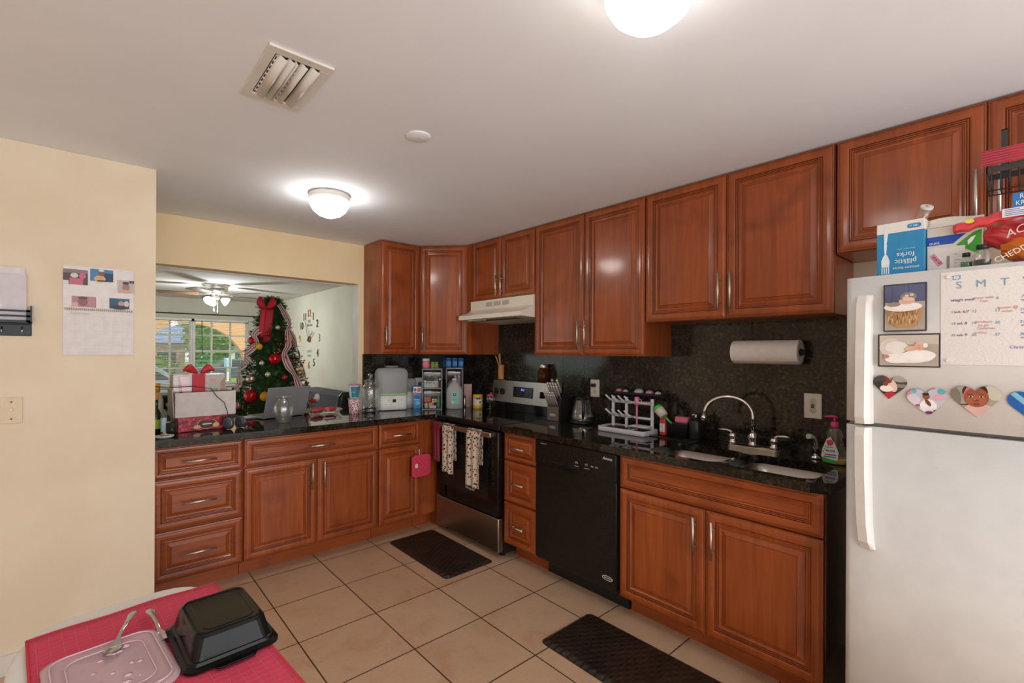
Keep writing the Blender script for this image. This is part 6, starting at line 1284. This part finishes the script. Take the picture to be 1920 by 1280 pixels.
wl = thing('plush_ornament', 'small white plush mitten by the right foot of the tree', 'ornament', (-1.19, .50, .985)); m = MB('#e2dcdc', rough=.95); m.sphere((0, 0, 0), .028, 12, 10, (.9, .7, 1.3)); m.sphere((-.02, 0, -.01), .013, 10, 8); m.build('mitten', wl); MB('#b3202c', rough=.8).cyl((-.05, .01, -.03), (-.012, 0, -.03), .024, .02).build('cuff', wl)
# ------------------------------------------------------------ outside, seen through the window
GZ = -.5
q = sbox('trim_3', 'stucco_peach', (-8, 8.75, 2.5, 4, 9.0, 2.75)) if False else None
m = MB('stucco_peach'); cx, R, zc = -1.0, 1.15, .88; arc = [(cx + R * math.cos(PI * k / 28), zc + 1.15 * math.sin(PI * k / 28)) for k in range(29)]
for i in range(28):
    a, b_ = arc[i], arc[i + 1]; m.prism([a, (a[0], 3.2), (b_[0], 3.2), b_], 'y', 9.0, 9.25)
m.box(cx + R, 9.0, GZ, 4, 9.25, 3.2); m.box(-7, 9.0, GZ, cx - R, 9.25, 3.2)
o = m.build('porch_arch'); tag(o, 'peach stucco porch wall with a wide arched opening outside the window', 'porch arch')
g = MB('grass').box(-40, 6.0, GZ - .1, 60, 90, GZ).build('lawn'); struct(g)
rd = MB('asphalt').box(-40, 18, GZ + .001, 60, 24, GZ + .008).build('road'); struct(rd)
dv = MB('asphalt').box(-9, 9.3, GZ + .001, 1.0, 17.9, GZ + .008).build('driveway'); struct(dv)
def leafmass(name, label, cat, loc, rx, ry, rz_, n_, mt, seed, leaf=.16, group=None, trunk=None):
    random.seed(seed); t = thing(name, label, cat, loc, 0, group); m = MB(mt)
    for i in range(n_):
        a = random.uniform(0, 2 * PI); u = random.uniform(-1, 1); s_ = math.sqrt(1 - u * u); k = random.uniform(.75, 1.05)
        p = Vector((rx * k * s_ * math.cos(a), ry * k * s_ * math.sin(a), rz_ * (1 + k * u) + (trunk or 0))); d = Vector((random.gauss(0, 1), random.gauss(0, 1), random.gauss(0, 1))).normalized(); e = d.orthogonal().normalized(); f_ = d.cross(e)
        L = leaf * random.uniform(.6, 1.3); m.f([m.v(p), m.v(p + e * L * .5 + f_ * L * .25), m.v(p + e * L), m.v(p + e * L * .5 - f_ * L * .25)])
    m.sphere((0, 0, rz_ + (trunk or 0)), 1, 16, 10, (rx * .8, ry * .8, rz_ * .85)); m.build('foliage', t, normals=False)
    if trunk: MB('#6b5a48', rough=.9).tube([(0, 0, 0), (.05, 0, trunk * .6), (0, 0, trunk + rz_ * .5)], [.16, .13, .08], 8).build('trunk', t)
for i, (x, y, rx, rz_, mt, lb) in enumerate(((-.2, 31, 1.4, .8, 'hedge', 'long green hedge across the street at the left'), (3.0, 31, 1.4, .75, 'leaf_dark', 'dark hedge across the street in the middle'), (6.2, 33, 1.5, .75, 'hedge', 'light green hedge across the street at the right'))): leafmass('hedge', lb, 'hedge', (x, y, GZ), rx, .8, rz_, 500, mt, 40 + i, .3, 'hedges across the street')
for i, (x, y, rx, rz_, tr, mt, lb) in enumerate(((4.1, 37, 1.7, 2.0, 1.0, 'hedge', 'broad yellow-green tree beyond the hedges'), (11.2, 56, 3.2, 3.6, 1.5, 'leaf_dark', 'dark green tree behind the pale house'), (-1.5, 56, 3.4, 3.8, 1.5, 'leaf_dark', 'blue-green tree beyond the pink house'), (4.8, 72, 3.0, 5.0, 1.2, 'hedge', 'pale green tree at the far end of the view'), (7.6, 47.5, 1.5, 2.6, 1.5, 'leaf_dark', 'dark bushy tree between the two houses'))): leafmass('street_tree', lb, 'tree', (x, y, GZ), rx, 1.6, rz_, 1100, mt, 60 + i, .5, 'trees across the street', tr)
def house(label, x, y, w_, c_, rc_):
    t = thing('house', label, 'house', (x, y, GZ), 0, 'houses across the street'); MB(c_, rough=.9).box(-w_ / 2, 0, 0, w_ / 2, 5, 2.5).build('walls', t); m = MB(rc_, rough=.8); m.prism([(-.5, 2.501), (2.5, 3.9), (5.5, 2.501)], 'x', -w_ / 2 - .4, w_ / 2 + .4); m.build('roof', t)
    for k in (-.28, .18): m = MB('#3c4a55', rough=.2); m.box(w_ * k, -.03, .9, w_ * k + 1.2, -.001, 1.9); m.build('window', t)
house('pink house with a blue-grey roof across the street', 0.0, 40, 5.6, '#d9a8b4', '#7a93b8'); house('pale house with a white-edged grey roof at the right across the street', 7.6, 40, 4.6, '#c9d4d6', '#8ea2ae')
def car(label, x, y, c_, rz=0):
    t = thing('car', label, 'car', (x, y, GZ + .009), rz, 'cars outside the window'); m = MB(c_, rough=.25, metal=.2)
    side = [(-2.1, .35), (-2.15, .6), (-2.0, .85), (-1.2, .92), (-.6, 1.38), (.7, 1.42), (1.35, .98), (2.0, .88), (2.15, .6), (2.1, .35)]
    R_ = [[(px, y_, z if z < .93 else z) for px, z in side] for y_ in (-.82, .82)]; ins = [[(px * .97, y_, z) for px, z in side] for y_ in (-.86, .86)]
    m.loft([ins[0], R_[0], R_[1], ins[1]] if False else [R_[0], R_[1]], smooth=False); m.build('body', t)
    m = MB('#22303c', rough=.1)
    for y_ in (-.825, .823): m.prism([(-1.05, .95), (-.52, 1.32), (.0, 1.34), (.0, .95)], 'y', y_, y_ + .004); m.prism([(.06, .95), (.06, 1.34), (.66, 1.35), (1.15, 1.0)], 'y', y_, y_ + .004)
    m.build('side_window', t)
    for px in (-1.35, 1.35):
        for y_ in (-.84, .66): m = MB('#1c1c1e', rough=.7); m.cyl((px, y_, .32), (px, y_ + .18, .32), .32, n=20); m.build('wheel', t)
car('light blue car parked in the driveway outside the left window', -3.25, 12.2, '#8fb4d6', PI); car('grey-blue car parked beside the lawn outside the window', -1.75, 15.6, '#9fb4cc', PI - .1); car('small dark car far down the street', 3.6, 26.5, '#4a5560', 0)
mb = thing('mailbox', 'pale blue mailbox on a white post on the lawn outside the window', 'mailbox', (1.30, 17.0, GZ)); MB('#a9cfe2', rough=.6).box(-.10, -.2, 1.25, .10, .2, 1.62, .02).build('box', mb); MB('#e2e2dc').box(-.04, -.04, 0, .04, .04, 1.249).build('post', mb)
